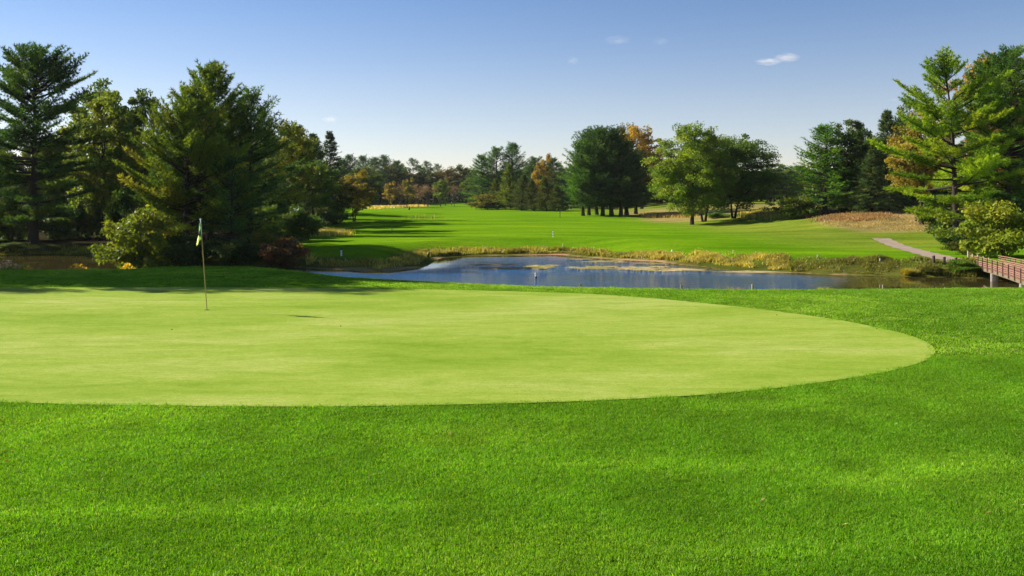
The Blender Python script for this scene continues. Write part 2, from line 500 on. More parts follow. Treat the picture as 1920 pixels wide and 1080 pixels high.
tag(link('pond', wme, water_material()), 'dark blue rippled pond behind the putting green', kind='structure')

# cart path
left_px = [(1634, 447.5), (1648, 454), (1665, 461.5), (1690, 469), (1720, 477.5), (1745, 485), (1762, 492)]
right_px = [(1668, 447.5), (1682, 454), (1700, 461.5), (1728, 469), (1752, 475), (1782, 481.5), (1815, 489)]
L = [ground_at(a, b)[:2] for a, b in left_px]; R_ = [ground_at(a, b)[:2] for a, b in right_px]
L.append((28.9, 58.6)); R_.append((31.2, 58.4))
V = []; Fq = []
L = np.array(L); R_ = np.array(R_)
tt = np.linspace(0, len(L) - 1, 40)
Li = np.column_stack([np.interp(tt, np.arange(len(L)), L[:, k]) for k in (0, 1)]); Ri = np.column_stack([np.interp(tt, np.arange(len(R_)), R_[:, k]) for k in (0, 1)])
NS = 7
for i in range(40):
    for k in range(NS):
        q = Li[i] + (Ri[i] - Li[i]) * k / (NS - 1)
        j = 0.10 * math.sin(i * 1.7 + k) * (k in (0, NS - 1))
        V.append((q[0] + j, q[1], 0))
V = np.array(V); V[:, 2] = terrain(V[:, 0], V[:, 1]) + 0.035
for i in range(39):
    for k in range(NS - 1):
        a = i * NS + k; Fq.append((a, a + NS, a + NS + 1, a + 1))
pm = np_mesh('cart_path', V, np.array(Fq), None, True)
M_PATH = simple_mat('worn_asphalt', (0.31, 0.235, 0.175), 0.9, 0.2, 1.3, None, 0.3, spec=0.15)
tag(link('cart_path', pm, M_PATH), 'pinkish grey cart path leading down to the footbridge', kind='structure')

# ------------------------------------------------------------------ plants: mesh makers
def unit(v):
    return v / (np.linalg.norm(v, axis=-1, keepdims=True) + 1e-9)

def palette(r, n, stops, w):
    """n colours drawn between the given ones, each with its own lightness"""
    stops = np.array(stops); w = np.array(w, float); w /= w.sum()
    a = stops[r.choice(len(stops), n, p=w)]; b = stops[r.choice(len(stops), n, p=w)]
    t = r.random((n, 1)) * 0.5
    return (a * (1 - t) + b * t) * (0.75 + 0.5 * r.random((n, 1)))

def needle_mesh(name, P, Dv, C, r, k=5, ln=0.28, wd=0.055, spread=0.6, up=0.2):
    n = len(P)
    P = np.repeat(P, k, 0); Dv = np.repeat(Dv, k, 0); C = np.repeat(C, k, 0)
    d = unit(unit(Dv) * 0.75 + r.normal(size=P.shape) * spread + np.array([0, 0, up]))
    s = unit(np.cross(d, r.normal(size=P.shape)))
    l = ln * (0.7 + 0.6 * r.random((len(P), 1))); w = wd * (0.7 + 0.6 * r.random((len(P), 1)))
    V = np.stack([P - s * w * 0.5, P + s * w * 0.5, P + d * l], 1).reshape(-1, 3)
    Fc = np.arange(len(V)).reshape(-1, 3)
    C = C * (0.85 + 0.3 * r.random((len(C), 1)))
    return np_mesh(name, V, Fc, np.repeat(C, 3, 0))

def leaf_mesh(name, P, C, r, size=0.17, up=0.4):
    n = len(P)
    nrm = unit(r.normal(size=(n, 3)) + np.array([0, 0, up]))
    a = unit(np.cross(nrm, r.normal(size=(n, 3)))); b = np.cross(nrm, a)
    s = size * (0.6 + 0.8 * r.random((n, 1)))
    V = np.stack([P - a * s * 0.62, P - b * s * 0.36 + nrm * s * 0.08, P + a * s * 0.62, P + b * s * 0.36 + nrm * s * 0.08], 1).reshape(-1, 3)
    Fc = np.arange(len(V)).reshape(-1, 4)
    return np_mesh(name, V, Fc, np.repeat(C, 4, 0))

def conifer(seed, h, R, z0=0.12, power=0.8, spacing=0.5, nb=(4, 6), e_low=-4, e_top=50, upturn=0.20, twig_angle=50, k=5, ln=0.30, wd=0.060,
            stops=((0.022, 0.05, 0.014), (0.045, 0.085, 0.016), (0.08, 0.11, 0.02)), wts=(4, 4, 1), trunk_r=0.22, irregular=0.5, up=0.2,
            lean=0.0, twig_step=0.26, tuft_step=0.24, start=0.28, flat=0.12, gaps=0.0, crown_top=1.0, skirt=0.55, dome=0.0):
    """trunk mesh and needle mesh of a pine or spruce standing on the origin"""
    r = np.random.default_rng(seed)
    T = Tubes()
    zz = np.linspace(-0.3, h * 0.98, 14)
    wob = np.cumsum(r.normal(size=(14, 2)) * 0.05, 0); wob -= wob[0]
    tr = np.column_stack([wob[:, 0] + lean * (zz / h) ** 2, wob[:, 1], zz])
    rad = trunk_r * (1 - 0.93 * np.clip(zz / h, 0, 1)) * (1 + 0.35 * np.exp(-np.maximum(zz, 0) / 0.6))
    T.add(tr, rad, 8)
    P = []; Dv = []; Cc = []
    z = z0 * h
    while z < 0.975 * h:
        t = (z - z0 * h) / (h - z0 * h)
        prof = R * (1 - t) ** power * (skirt + (1 - skirt) * min(1, t / 0.14)) * crown_top + 0.12
        if dome: prof = R * (1 - t ** dome) ** 0.62 * (skirt + (1 - skirt) * min(1, t / 0.14)) + 0.12
        for b in range(r.integers(nb[0], nb[1] + 1)):
            if r.random() < gaps: continue
            az = r.random() * 2 * math.pi
            Lb = prof * (1 - irregular + 1.15 * irregular * r.random() + 0.0)
            if r.random() < 0.12: Lb *= 1.18
            e = math.radians(e_low + (e_top - e_low) * t ** 1.4 + r.normal() * 7)
            zb = z + r.normal() * spacing * 0.3
            bx = np.interp(zb, zz, tr[:, 0]); by = np.interp(zb, zz, tr[:, 1])
            s = np.linspace(0, 1, 6)
            hd = np.array([math.cos(az), math.sin(az), 0.0]); sv = np.array([-hd[1], hd[0], 0.0])
            sway = r.normal() * 0.08
            bend = lambda s_: (np.array([bx, by, zb]) + hd * (Lb * math.cos(e) * s_)[:, None] + sv * (Lb * sway * s_ ** 2)[:, None]
                               + np.array([0, 0, 1.0]) * (Lb * (math.sin(e) * s_ + upturn * s_ ** 2.2))[:, None])
            br = bend(s)
            T.add(br, np.linspace(0.016 * Lb + 0.012, 0.006, 6), 4, cap=False)
            bc = palette(r, 1, stops, wts)[0] * (0.8 + 0.4 * r.random())
            nt_ = max(3, int(Lb * (1 - start) / twig_step))
            ss = start + (1 - start) * (np.arange(nt_) + r.random(nt_) * 0.8) / nt_
            bp = bend(ss)
            dd = unit(bend(np.minimum(ss + 0.05, 1.06)) - bp)
            for i in range(nt_):
                for sd_ in (-1, 1):
                    ang = math.radians(twig_angle + r.normal() * 14) * sd_
                    d = dd[i] * math.cos(ang) + sv * math.sin(ang)
                    d = d + np.array([0, 0, 0.12 + r.normal() * flat])
                    lt = (0.30 * Lb * (1.12 - ss[i]) + 0.22) * (0.6 + 0.6 * r.random())
                    m = max(1, int(lt / tuft_step))
                    q = (np.arange(m) + 0.7) / m * lt
                    P.append(bp[i] + d * q[:, None]); Dv.append(np.repeat(d[None], m, 0))
                    Cc.append(np.repeat(bc[None], m, 0) * (0.85 + 0.3 * r.random((m, 1))))
            P.append(bp); Dv.append(dd); Cc.append(np.repeat(bc[None], nt_, 0))
        z += spacing * (0.7 + 0.6 * r.random()) * (1.0 - 0.35 * t)
    top = np.column_stack([np.full(8, tr[-1, 0]), np.full(8, tr[-1, 1]), np.linspace(0.93, 1.0, 8) * h])
    P.append(top); Dv.append(np.repeat(np.array([[0, 0, 1.0]]), 8, 0)); Cc.append(palette(r, 8, stops, wts))
    P = np.concatenate(P); Dv = np.concatenate(Dv); Cc = np.concatenate(Cc)
    return T.mesh('trunk'), needle_mesh('crown', P, Dv, Cc, r, k, ln, wd, 0.55, up)

def broadleaf(seed, h, rx, cz=0.62, rz=0.42, clumps=90, per=190, size=0.17, trunk_r=0.2, stems=1, cr=0.17, lobes=0.25, hollow=0.55,
              stops=((0.035, 0.065, 0.012), (0.06, 0.095, 0.016), (0.10, 0.12, 0.02)), wts=(3, 3, 1), ry=None, flat=0.7, split=0.3, bark_sides=6, floor=0.0, limb_up=0.2):
    """trunk-and-limb mesh and leaf mesh of a leafy tree or bush standing on the origin"""
    r = np.random.default_rng(seed)
    ry = ry or rx
    T = Tubes()
    # crown envelope with lobes
    nl = 14
    ld = unit(r.normal(size=(nl, 3))); la = r.normal(size=nl) * lobes
    dirs = unit(r.normal(size=(clumps, 3)))
    env = 1 + (np.maximum(0, dirs @ ld.T) ** 6 * la).sum(1)
    rr = (hollow + (1 - hollow) * r.random(clumps) ** 0.7)
    rr[: clumps // 6] *= 0.55
    C = dirs * (rr * env)[:, None] * np.array([rx, ry, rz * h]) + np.array([0, 0, cz * h])
    C[:, 2] = np.maximum(C[:, 2], floor * h + 0.12 * rx * r.random(clumps))
    # stems and limbs
    limb_pts = []
    for s in range(stems):
        a = 2 * math.pi * s / max(1, stems) + r.random()
        off = (0.25 if stems > 1 else 0.0)
        base = np.array([math.cos(a) * off * trunk_r * 3, math.sin(a) * off * trunk_r * 3, -0.25])
        topz = h * (cz + rz * 0.55)
        tip = np.array([math.cos(a) * rx * (0.35 if stems > 1 else 0.08), math.sin(a) * rx * (0.35 if stems > 1 else 0.08), topz])
        u = np.linspace(0, 1, 9)[:, None]
        line = base * (1 - u) + tip * u + np.column_stack([r.normal(size=(9, 2)) * 0.02 * h * u[:, 0:1], np.zeros(9)])
        rad = trunk_r * (1 - 0.85 * u[:, 0]) * (1 + 0.4 * np.exp(-u[:, 0] * 18)) / math.sqrt(stems)
        T.add(line, rad, 8)
        limb_pts.append(line[int(9 * split):])
        nlimb = 7 if stems == 1 else 3
        for q in range(nlimb):
            u0 = split + (0.95 - split) * (q + r.random() * 0.6) / nlimb
            b0 = np.array([np.interp(u0, u[:, 0], line[:, j]) for j in range(3)])
            tgt = C[r.integers(clumps)]
            v = np.linspace(0, 1, 6)[:, None]
            ctrl = b0 * 0.5 + tgt * 0.5 + np.array([0, 0, limb_up * np.linalg.norm(tgt - b0)])
            bl = b0 * (1 - v) ** 2 + ctrl * 2 * v * (1 - v) + tgt * v ** 2
            T.add(bl, trunk_r * (0.5 * (1 - u0) + 0.12) * (1 - 0.8 * v[:, 0]) / math.sqrt(stems), bark_sides, cap=False)
            limb_pts.append(bl)
    LP = np.concatenate(limb_pts)
    for c in C:
        dist = np.linalg.norm(LP - c, axis=1) + 0.8 * np.maximum(0, LP[:, 2] - c[2])
        b0 = LP[np.argmin(dist)]
        v = np.linspace(0, 1, 5)[:, None]
        ctrl = b0 * 0.5 + c * 0.5 + np.array([0, 0, 0.12 * np.linalg.norm(c - b0)])
        T.add(b0 * (1 - v) ** 2 + ctrl * 2 * v * (1 - v) + c * v ** 2, trunk_r * 0.16 * (1 - 0.75 * v[:, 0]) + 0.006, 4, cap=False)
    # leaves
    n = clumps * per
    ci = np.repeat(np.arange(clumps), per)
    cs = cr * rx * (0.6 + 0.8 * r.random(clumps))
    g = r.normal(size=(n, 3)); g = g / (np.linalg.norm(g, axis=1, keepdims=True) + 1e-9) * (r.random((n, 1)) ** 0.45)
    g[:, 2] *= flat
    # each clump is drawn out in its own direction
    cd = unit(dirs + r.normal(size=dirs.shape) * 0.5)
    st = (g * cd[ci]).sum(1, keepdims=True)
    P = C[ci] + (g + cd[ci] * st * 0.6) * cs[ci][:, None]
    P[:, 2] = np.maximum(P[:, 2], 0.03)
    cc = palette(r, clumps, stops, wts)
    col_ = cc[ci] * 0.6 + palette(r, n, stops, wts) * 0.4
    return T.mesh('trunk'), leaf_mesh('crown', P, col_, r, size)

def bare_tree(seed, h, rx, stops, leaves=900, size=0.2):
    r = np.random.default_rng(seed); T = Tubes(); ends = []
    def grow(p, d, l, rad, depth):
        n = 4; pts = [p]
        for i in range(n):
            d = unit(d + r.normal(size=3) * 0.10 + np.array([0, 0, 0.05])); pts.append(pts[-1] + d * l / n)
        T.add(np.array(pts), np.linspace(rad, rad * 0.62, n + 1), 5 if depth < 2 else 3, cap=False)
        if depth >= 4: ends.append(pts[-1]); ends.append(pts[2]); return
        for c in range(3 if depth else 6):
            q = pts[-1] if c < 2 else pts[r.integers(2, n)]
            nd = unit(d + r.normal(size=3) * (0.42 if depth else 0.5) * np.array([rx / h * 2.4, rx / h * 2.4, 0.6]))
            grow(q, nd, l * (0.62 + 0.2 * r.random()), rad * 0.52, depth + 1)
    grow(np.array([0, 0, -0.2]), np.array([0, 0, 1.0]), h * 0.34, 0.016 * h, 0)
    E = np.array(ends); P = E[r.integers(len(E), size=leaves)] + r.normal(size=(leaves, 3)) * 0.05 * h
    P[:, 2] = np.maximum(P[:, 2], 0.2 * h)
    return T.mesh('trunk'), leaf_mesh('crown', P, palette(r, leaves, stops, np.ones(len(stops))), r, size)

PINE = ((0.0236, 0.0648, 0.017), (0.0473, 0.1004, 0.0194), (0.0929, 0.1378, 0.0219))
PINE_OLIVE = ((0.0541, 0.0998, 0.0144), (0.1144, 0.1632, 0.0173), (0.2288, 0.2304, 0.023))
PINE_LIGHT = ((0.085, 0.155, 0.014), (0.145, 0.215, 0.016), (0.215, 0.255, 0.020))
PINE_BLUE = ((0.022, 0.055, 0.016), (0.044, 0.088, 0.020), (0.080, 0.120, 0.024))
SPRUCE = ((0.0269, 0.0547, 0.0224), (0.0504, 0.0837, 0.0308), (0.0924, 0.1095, 0.0364))
ARBOR = ((0.0405, 0.0607, 0.0162), (0.0702, 0.0878, 0.0216), (0.1013, 0.108, 0.027))
GREENL = ((0.0546, 0.1042, 0.014), (0.1056, 0.1596, 0.0168), (0.1638, 0.21, 0.0224))
DARKL = ((0.0218, 0.0508, 0.0117), (0.0468, 0.0822, 0.0143), (0.0936, 0.1196, 0.0234))
OLIVE = ((0.058, 0.098, 0.012), (0.105, 0.142, 0.016), (0.175, 0.172, 0.022))
GOLD = ((0.21, 0.165, 0.020), (0.32, 0.235, 0.026), (0.14, 0.145, 0.018))
RUSSET = ((0.25, 0.140, 0.028), (0.34, 0.210, 0.040), (0.16, 0.130, 0.025))
TAN = ((0.30, 0.19, 0.07), (0.22, 0.15, 0.04), (0.14, 0.13, 0.03))
YELG = ((0.12, 0.15, 0.0168), (0.228, 0.228, 0.0216), (0.336, 0.276, 0.036))
PURPLE = ((0.07, 0.03, 0.03), (0.11, 0.055, 0.045), (0.045, 0.035, 0.02))
GREYTW = ((0.16, 0.10, 0.08), (0.20, 0.13, 0.09), (0.12, 0.08, 0.06))

LIB = {}
def lib(key, maker, h, w):
    LIB[key] = (*maker, h, w)
# shared kinds (nominal height, nominal half width)
lib('pine1', conifer(101, 15, 4.8, z0=0.10, power=0.55, nb=(5, 7), stops=PINE, k=4, ln=0.42, wd=0.09, twig_step=0.34, tuft_step=0.34, trunk_r=0.26), 15, 4.2)
lib('pine2', conifer(102, 15, 4.2, dome=1.9, z0=0.16, stops=PINE, k=4, ln=0.42, wd=0.09, twig_step=0.34, tuft_step=0.34, power=0.42, gaps=0.10, nb=(5, 7), trunk_r=0.26), 15, 4.0)
lib('pine3', conifer(103, 15, 4.4, dome=3.2, irregular=0.6, z0=0.13, stops=PINE_BLUE, k=4, ln=0.40, wd=0.085, twig_step=0.32, tuft_step=0.32, power=0.36, trunk_r=0.30, nb=(6, 8), e_top=62, upturn=0.28), 15, 4.2)
lib('pine4', conifer(104, 15, 4.4, dome=2.8, irregular=0.6, z0=0.12, stops=PINE_BLUE, k=4, ln=0.40, wd=0.085, twig_step=0.32, tuft_step=0.32, power=0.40, trunk_r=0.28, nb=(6, 8), e_top=60, upturn=0.30), 15, 4.2)
lib('openpine', conifer(105, 15, 4.0, z0=0.48, stops=PINE, k=4, ln=0.45, wd=0.10, twig_step=0.36, tuft_step=0.34, power=0.45, gaps=0.35, irregular=0.75, trunk_r=0.22), 15, 3.8)
lib('spruce1', conifer(106, 14, 3.4, skirt=0.95, z0=0.04, stops=SPRUCE, e_low=-16, e_top=35, upturn=0.12, spacing=0.36, nb=(6, 8), power=0.95, k=4, ln=0.28, wd=0.075, irregular=0.3, twig_angle=38, up=-0.1, flat=0.25, trunk_r=0.2), 14, 3.2)
lib('spruce2', conifer(107, 14, 3.6, skirt=0.95, z0=0.03, stops=SPRUCE, e_low=-20, e_top=40, upturn=0.16, spacing=0.34, nb=(6, 8), power=0.8, k=4, ln=0.28, wd=0.075, irregular=0.4, twig_angle=36, up=-0.15, flat=0.25, trunk_r=0.2), 14, 3.3)
lib('arbor', conifer(108, 10, 2.6, z0=0.02, skirt=0.95, stops=ARBOR, e_low=4, e_top=66, upturn=0.25, spacing=0.26, nb=(6, 8), power=0.6, k=4, ln=0.30, wd=0.09, irregular=0.35, twig_angle=30, up=0.4, flat=0.2, trunk_r=0.16, twig_step=0.3), 10, 2.4)
lib('leafy1', broadleaf(201, 13, 4.2, clumps=110, per=170, size=0.24, stops=DARKL), 13, 4.4)
lib('leafy2', broadleaf(202, 13, 4.4, clumps=120, per=170, size=0.24, stops=OLIVE, wts=(3, 3, 1)), 13, 4.5)
lib('leafy3', broadleaf(203, 13, 4.0, clumps=110, per=170, size=0.24, stops=GREENL), 13, 4.2)
lib('golden', broadleaf(204, 8, 2.8, cz=0.60, rz=0.40, clumps=80, per=150, size=0.20, stops=GOLD, trunk_r=0.14, stems=2), 8, 3.0)
lib('russet', broadleaf(205, 16, 5.0, cz=0.62, rz=0.38, clumps=130, per=150, size=0.28, stops=RUSSET, trunk_r=0.3, lobes=0.3), 16, 5.2)
lib('bare1', bare_tree(206, 7, 2.2, GREYTW, 700, 0.16), 7, 2.2)
lib('bare2', bare_tree(207, 7, 2.4, GREYTW, 1300, 0.18), 7, 2.4)
lib('bush1', broadleaf(208, 2.4, 1.6, cz=0.48, rz=0.46, clumps=75, per=150, size=0.14, cr=0.27, stops=DARKL, trunk_r=0.05, stems=5, split=0.2, hollow=0.5), 2.4, 1.6)
lib('bush2', broadleaf(209, 2.4, 1.6, cz=0.48, rz=0.46, clumps=75, per=150, size=0.13, cr=0.27, stops=OLIVE, trunk_r=0.05, stems=5, split=0.2, hollow=0.5), 2.4, 1.6)

def plant(name, label, cat, px, D, top, hw, src, color=(1, 1, 1), group=None, rz=None, bark=M_BARK, needle=False, base=None, sink=0.0):
    """set a tree or bush: px = trunk's column, D = distance, top = row of its top, hw = half width in rows' scale"""
    X = (px - 960) / F * D
    zg = tz(X, D)
    zt = CZ - (top - HR) / F * D
    H = zt - zg
    tm, cm, h0, w0 = LIB[src] if isinstance(src, str) else src
    W = hw / F * D
    o = empty(name, (X, D, zg - sink), rz if rz is not None else random.random() * 6.28)
    o.scale = (W / w0, W / w0, H / h0)
    t = link('trunk' if H > 3 else 'stem', tm, bark, o)
    c = link('crown' if H > 3 else 'foliage', cm, M_NEEDLE if needle else M_LEAF, o)
    c.color = (*color, 1)
    tag(o, label, cat, group)
    return o

# ------------------------------------------------------------------ trees standing out one by one
def hero_pine(px, D, top, hw, label, seed, color=(1, 1, 1), **kw):
    X = (px - 960) / F * D
    H = (CZ - (top - HR) / F * D) - tz(X, D); W = hw / F * D
    tm, cm = conifer(seed, H, W * 1.08, **kw)
    return plant('pine_tree', label, 'pine', px, D, top, hw, (tm, cm, H, W), color, needle=True, rz=0.0)

hero_pine(62, 80, 100, 112, 'tall dark pine with a flat rounded top at the far left above the pond', 11, stops=PINE, dome=3.6, z0=0.11, power=0.34, gaps=0.05, nb=(5, 7), spacing=0.6, start=0.33, irregular=0.55, k=8, twig_step=0.2, wd=0.075, trunk_r=0.42, upturn=0.12, e_low=-6, e_top=42)
hero_pine(-40, 84, 150, 85, 'pine half cut off by the left edge of the picture', 12, stops=PINE, z0=0.10, power=0.6, trunk_r=0.35)
hero_pine(345, 70, 168, 135, 'spreading olive pine with long left boughs behind the flagstick', 13, stops=PINE_OLIVE, z0=0.13, power=0.62, nb=(5, 7), spacing=0.56, start=0.32, k=9, twig_step=0.19, wd=0.065, irregular=0.45, trunk_r=0.30, upturn=0.26, e_low=4, e_top=55)
hero_pine(396, 74, 132, 112, 'tallest pine of the close group behind the flagstick', 14, stops=PINE_OLIVE, dome=1.5, z0=0.12, power=0.5, nb=(5, 7), spacing=0.56, start=0.32, k=9, twig_step=0.19, wd=0.065, irregular=0.45, trunk_r=0.32, upturn=0.24, e_low=2, e_top=55, color=(0.9, 0.95, 0.95))
hero_pine(468, 76, 178, 88, 'dark blunt-topped pine at the right of the group behind the flagstick', 15, stops=PINE, dome=2.4, z0=0.10, power=0.42, nb=(5, 7), k=6, trunk_r=0.28)
hero_pine(432, 69, 300, 90, 'low dark pine in front of the group behind the flagstick', 16, stops=PINE, z0=0.08, power=0.6, trunk_r=0.2)

LT = [
 # name, label, category, px, D, top, hw, source, colour, needle
 ('leafy_tree', 'olive leafy tree with yellowed top between the two big left pines', 'tree', 195, 90, 180, 78, 'leafy2', (0.98, 0.98, 1.1), 0),
 ('leafy_tree', 'dark green leafy treetop rising behind the olive tree on the left', 'tree', 190, 98, 168, 70, 'leafy3', (0.9, 0.9, 0.9), 0),
 ('leafy_tree', 'green leafy tree peeping out left of the flagstick pines', 'tree', 268, 100, 178, 52, 'leafy3', (0.75, 0.75, 0.8), 0),
 ('leafy_tree', 'yellow-olive leafy tree just right of the flagstick pines', 'tree', 540, 108, 230, 58, 'leafy2', (1.2, 1.05, 0.8), 0),
 ('leafy_tree', 'rounded green tree low at the wood edge beside the shaded fairway', 'tree', 588, 120, 306, 50, 'leafy3', (0.75, 0.85, 0.9), 0),
 ('spruce_tree', 'tall black-green spruce at the right end of the left wood', 'spruce', 617, 146, 246, 48, 'spruce1', (0.75, 0.75, 0.8), 1),
 ('spruce_tree', 'dark spruce touching the right end spruce on its left', 'spruce', 588, 165, 250, 48, 'spruce2', (0.8, 0.85, 0.8), 1),
 ('leafy_tree', 'dull olive tree wedged behind the golden fork-trunked tree', 'tree', 680, 195, 314, 36, 'leafy2', (0.6, 0.6, 0.7), 0),
 ('golden_tree', 'small golden tree with a forked pale trunk at the left fairway edge', 'tree', 664, 138, 330, 40, 'golden', (0.72, 0.76, 0.9), 0),
 ('leafy_tree', 'dark leafy tree under the spruces at the left fairway edge', 'tree', 630, 137, 338, 44, 'leafy1', (0.7, 0.7, 0.7), 0),
 # far end of the fairway
 ('golden_tree', 'golden-leaved small tree leftmost in the row at the fairway end', 'tree', 730, 268, 345, 15, 'golden', (0.85, 0.85, 0.9), 0),
 ('golden_tree', 'olive-gold small tree beside the forked bare one at the fairway end', 'tree', 763, 268, 339, 15, 'golden', (0.65, 0.75, 0.9), 0),
 ('leafy_tree', 'small green tree with pale thin trunk near the far hillock', 'tree', 826, 285, 337, 17, 'leafy3', (1.2, 1.1, 1.2), 0),
 ('leafy_tree', 'olive tree hanging over the far hillock on its right side', 'tree', 884, 285, 334, 22, 'leafy2', (0.8, 0.9, 0.8), 0),
 ('brown_shrub', 'broad rusty shrub at the fairway edge below the tall far pines', 'shrub', 912, 228, 367, 32, 'bush2', (1.15, 0.85, 0.8), 0),
 ('pine_tree', 'highest pine of the far middle group, right of the hillock', 'pine', 962, 262, 271, 44, 'pine1', (1.05, 1.15, 1.2), 1),
 ('pine_tree', 'far pine left of the highest one in the middle group', 'pine', 930, 262, 279, 42, 'pine2', (1.05, 1.15, 1.2), 1),
 ('pine_tree', 'lowest, leftmost pine of the far middle group', 'pine', 903, 264, 292, 38, 'pine1', (1.05, 1.15, 1.2), 1),
 ('pine_tree', 'far pine behind the tan tree in the middle group', 'pine', 1003, 280, 297, 44, 'pine2', (0.9, 1.0, 1.1), 1),
 ('pine_tree', 'far pine just left of the big dark pine clump', 'pine', 1036, 285, 298, 40, 'pine1', (0.8, 0.9, 1.0), 1),
 ('golden_tree', 'tan-leaved tree among the far middle pines', 'tree', 1022, 246, 300, 24, 'golden', (0.9, 0.80, 1.0), 0),
 ('arborvitae_tree', 'tallest olive cone tree in the dark row left of the pine clump', 'conifer', 956, 225, 312, 28, 'arbor', (1.5, 1.6, 1.2), 1),
 ('arborvitae_tree', 'dark pointed evergreen second from left in the row', 'conifer', 978, 218, 330, 24, 'arbor', (0.8, 0.9, 1.0), 1),
 ('arborvitae_tree', 'leaning dark evergreen in the middle of the low row', 'conifer', 1001, 214, 340, 23, 'arbor', (0.75, 0.8, 0.8), 1),
 ('arborvitae_tree', 'olive pointed evergreen second from right in the low row', 'conifer', 1024, 211, 334, 22, 'arbor', (1.0, 1.0, 0.8), 1),
 ('arborvitae_tree', 'dark evergreen at the right end of the row touching the pine clump', 'conifer', 1046, 208, 348, 20, 'arbor', (0.8, 0.9, 0.9), 1),
 ('arborvitae_tree', 'leftmost short evergreen of the row above the rusty shrub', 'conifer', 934, 232, 338, 23, 'arbor', (1.1, 1.1, 0.8), 1),
 # behind the clump and the lone trees
 ('russet_tree', 'large orange-gold autumn tree rising behind the dark pine clump', 'tree', 1203, 215, 233, 52, 'russet', (1.0, 1.1, 1.0), 0),
 ('russet_tree', 'dark olive crown peeping over the pine clump left of the orange tree', 'tree', 1162, 220, 235, 26, 'russet', (0.45, 0.65, 0.8), 0),
 ('pine_tree', 'broad pine filling the right side of the dark clump', 'pine', 1192, 176, 290, 50, 'pine4', (0.75, 0.8, 0.8), 1),
 # right side
 ('pine_tree', 'bushy green pine left of the dark spruces on the right slope', 'pine', 1546, 119, 238, 76, 'pine1', (1.7, 1.75, 1.1), 1),
 ('spruce_tree', 'narrow dark spruce just right of the bushy green pine', 'spruce', 1608, 119, 226, 46, 'spruce1', (1.2, 1.05, 1.05), 1),
 ('spruce_tree', 'taller spruce second from left on the right slope', 'spruce', 1662, 122, 206, 50, 'spruce2', (1.2, 1.2, 1.1), 1),
 ('spruce_tree', 'low greyish spruce in front of the pair on the right slope', 'spruce', 1636, 113, 280, 44, 'spruce2', (1.35, 1.3, 1.3), 1),
 ('leafy_tree', 'dark leafy treetop between spruces and the tall right pine', 'tree', 1698, 127, 203, 46, 'leafy1', (1.5, 1.5, 1.2), 0),
 ('tan_tree', 'yellow-tan autumn tree tucked left of the tall right pine', 'tree', 1728, 100, 198, 66, 'russet', (0.78, 1.02, 1.0), 0),
 ('tan_tree', 'tan autumn crown standing highest at the right edge', 'tree', 1885, 102, 100, 95, 'russet', (0.95, 1.0, 1.6), 0),
 ('brown_shrub', 'low olive shrub under the bushy green pine', 'shrub', 1500, 118, 372, 34, 'bush2', (0.9, 1.0, 0.8), 0),
 ('leafy_shrub', 'large yellow-green shrub at the right edge above the footbridge', 'shrub', 1884, 63, 388, 66, 'bush2', (1.7, 1.55, 1.0), 0),
 ('leafy_shrub', 'dark leafy shrub at the foot of the tall right pine', 'shrub', 1788, 72, 428, 30, 'bush1', (0.85, 1.0, 1.0), 0),
 ('leafy_shrub', 'straggly brownish shrub between dark shrub and bridge rail', 'shrub', 1818, 66, 452, 26, 'bush2', (0.9, 0.75, 0.9), 0),
 ('leafy_shrub', 'round bush hiding the far end of the footbridge', 'shrub', 1810, 57.5, 489, 27, 'bush2', (0.85, 1.15, 0.9), 0),
 ('leafy_shrub', 'low dark brown tussocky bush on the bank left of the bridge', 'shrub', 1742, 57.95, 500, 20, 'bush2', (0.75, 0.6, 0.7), 0),
 # left water's edge
 ('leafy_shrub', 'yellowing shrub drooping over the pond left of the flag', 'shrub', 268, 65.5, 404, 66, 'bush2', (1.2, 1.15, 1.0), 0),
 ('leafy_shrub', 'dark shrub on the bank directly behind the flag', 'shrub', 360, 65.5, 440, 50, 'bush1', (1, 1, 1), 0),
 ('leafy_shrub', 'dark shrub between the flag and the reddish bush', 'shrub', 445, 64.8, 450, 48, 'bush1', (0.9, 0.9, 0.9), 0),
 ('leafy_shrub', 'pale yellowish shrub just behind the reddish bush', 'shrub', 500, 66.5, 437, 26, 'bush2', (1.05, 0.95, 1.1), 0),
 ('reddish_shrub', 'rounded purplish-red bush at the water right of the flag', 'shrub', 528, 63.9, 447, 42, 'bush1', (2.6, 0.85, 2.0), 0),
 ('leafy_shrub', 'low weedy shrub at the pond edge under the far left pine', 'shrub', 22, 78, 455, 34, 'bush2', (0.7, 0.85, 0.8), 0),
 ('leafy_shrub', 'dim green shrub right of the weedy one at the left pond edge', 'shrub', 72, 78.6, 463, 36, 'bush1', (1.2, 1.3, 1.2), 0),
 ('leafy_shrub', 'low dark hedge-like shrub under the wood edge beside the fairway', 'shrub', 612, 127, 396, 40, 'bush1', (0.9, 0.95, 0.9), 0),
 ('leafy_shrub', 'low brownish shrub at the foot of the left wood', 'shrub', 566, 112, 402, 36, 'bush2', (0.6, 0.55, 0.7), 0),
 ('leafy_shrub', 'clipped low shrub between the two right lone trees', 'shrub', 1345, 140, 398, 22, 'bush1', (2.0, 2.2, 1.4), 0),
 ('leafy_shrub', 'tangled green bramble right of the lone trees', 'shrub', 1392, 139, 400, 20, 'bush1', (1.8, 2.0, 1.4), 0),
]
LT += [
 ('pine_tree', 'slim pine mostly hidden behind the group of pines by the flagstick', 'pine', 452, 97, 188, 44, 'pine2', (1, 1, 1), 1),
 ('pine_tree', 'pine behind the blunt-topped one at the right of the flagstick group', 'pine', 492, 103, 208, 42, 'pine1', (1, 1, 1), 1),
]
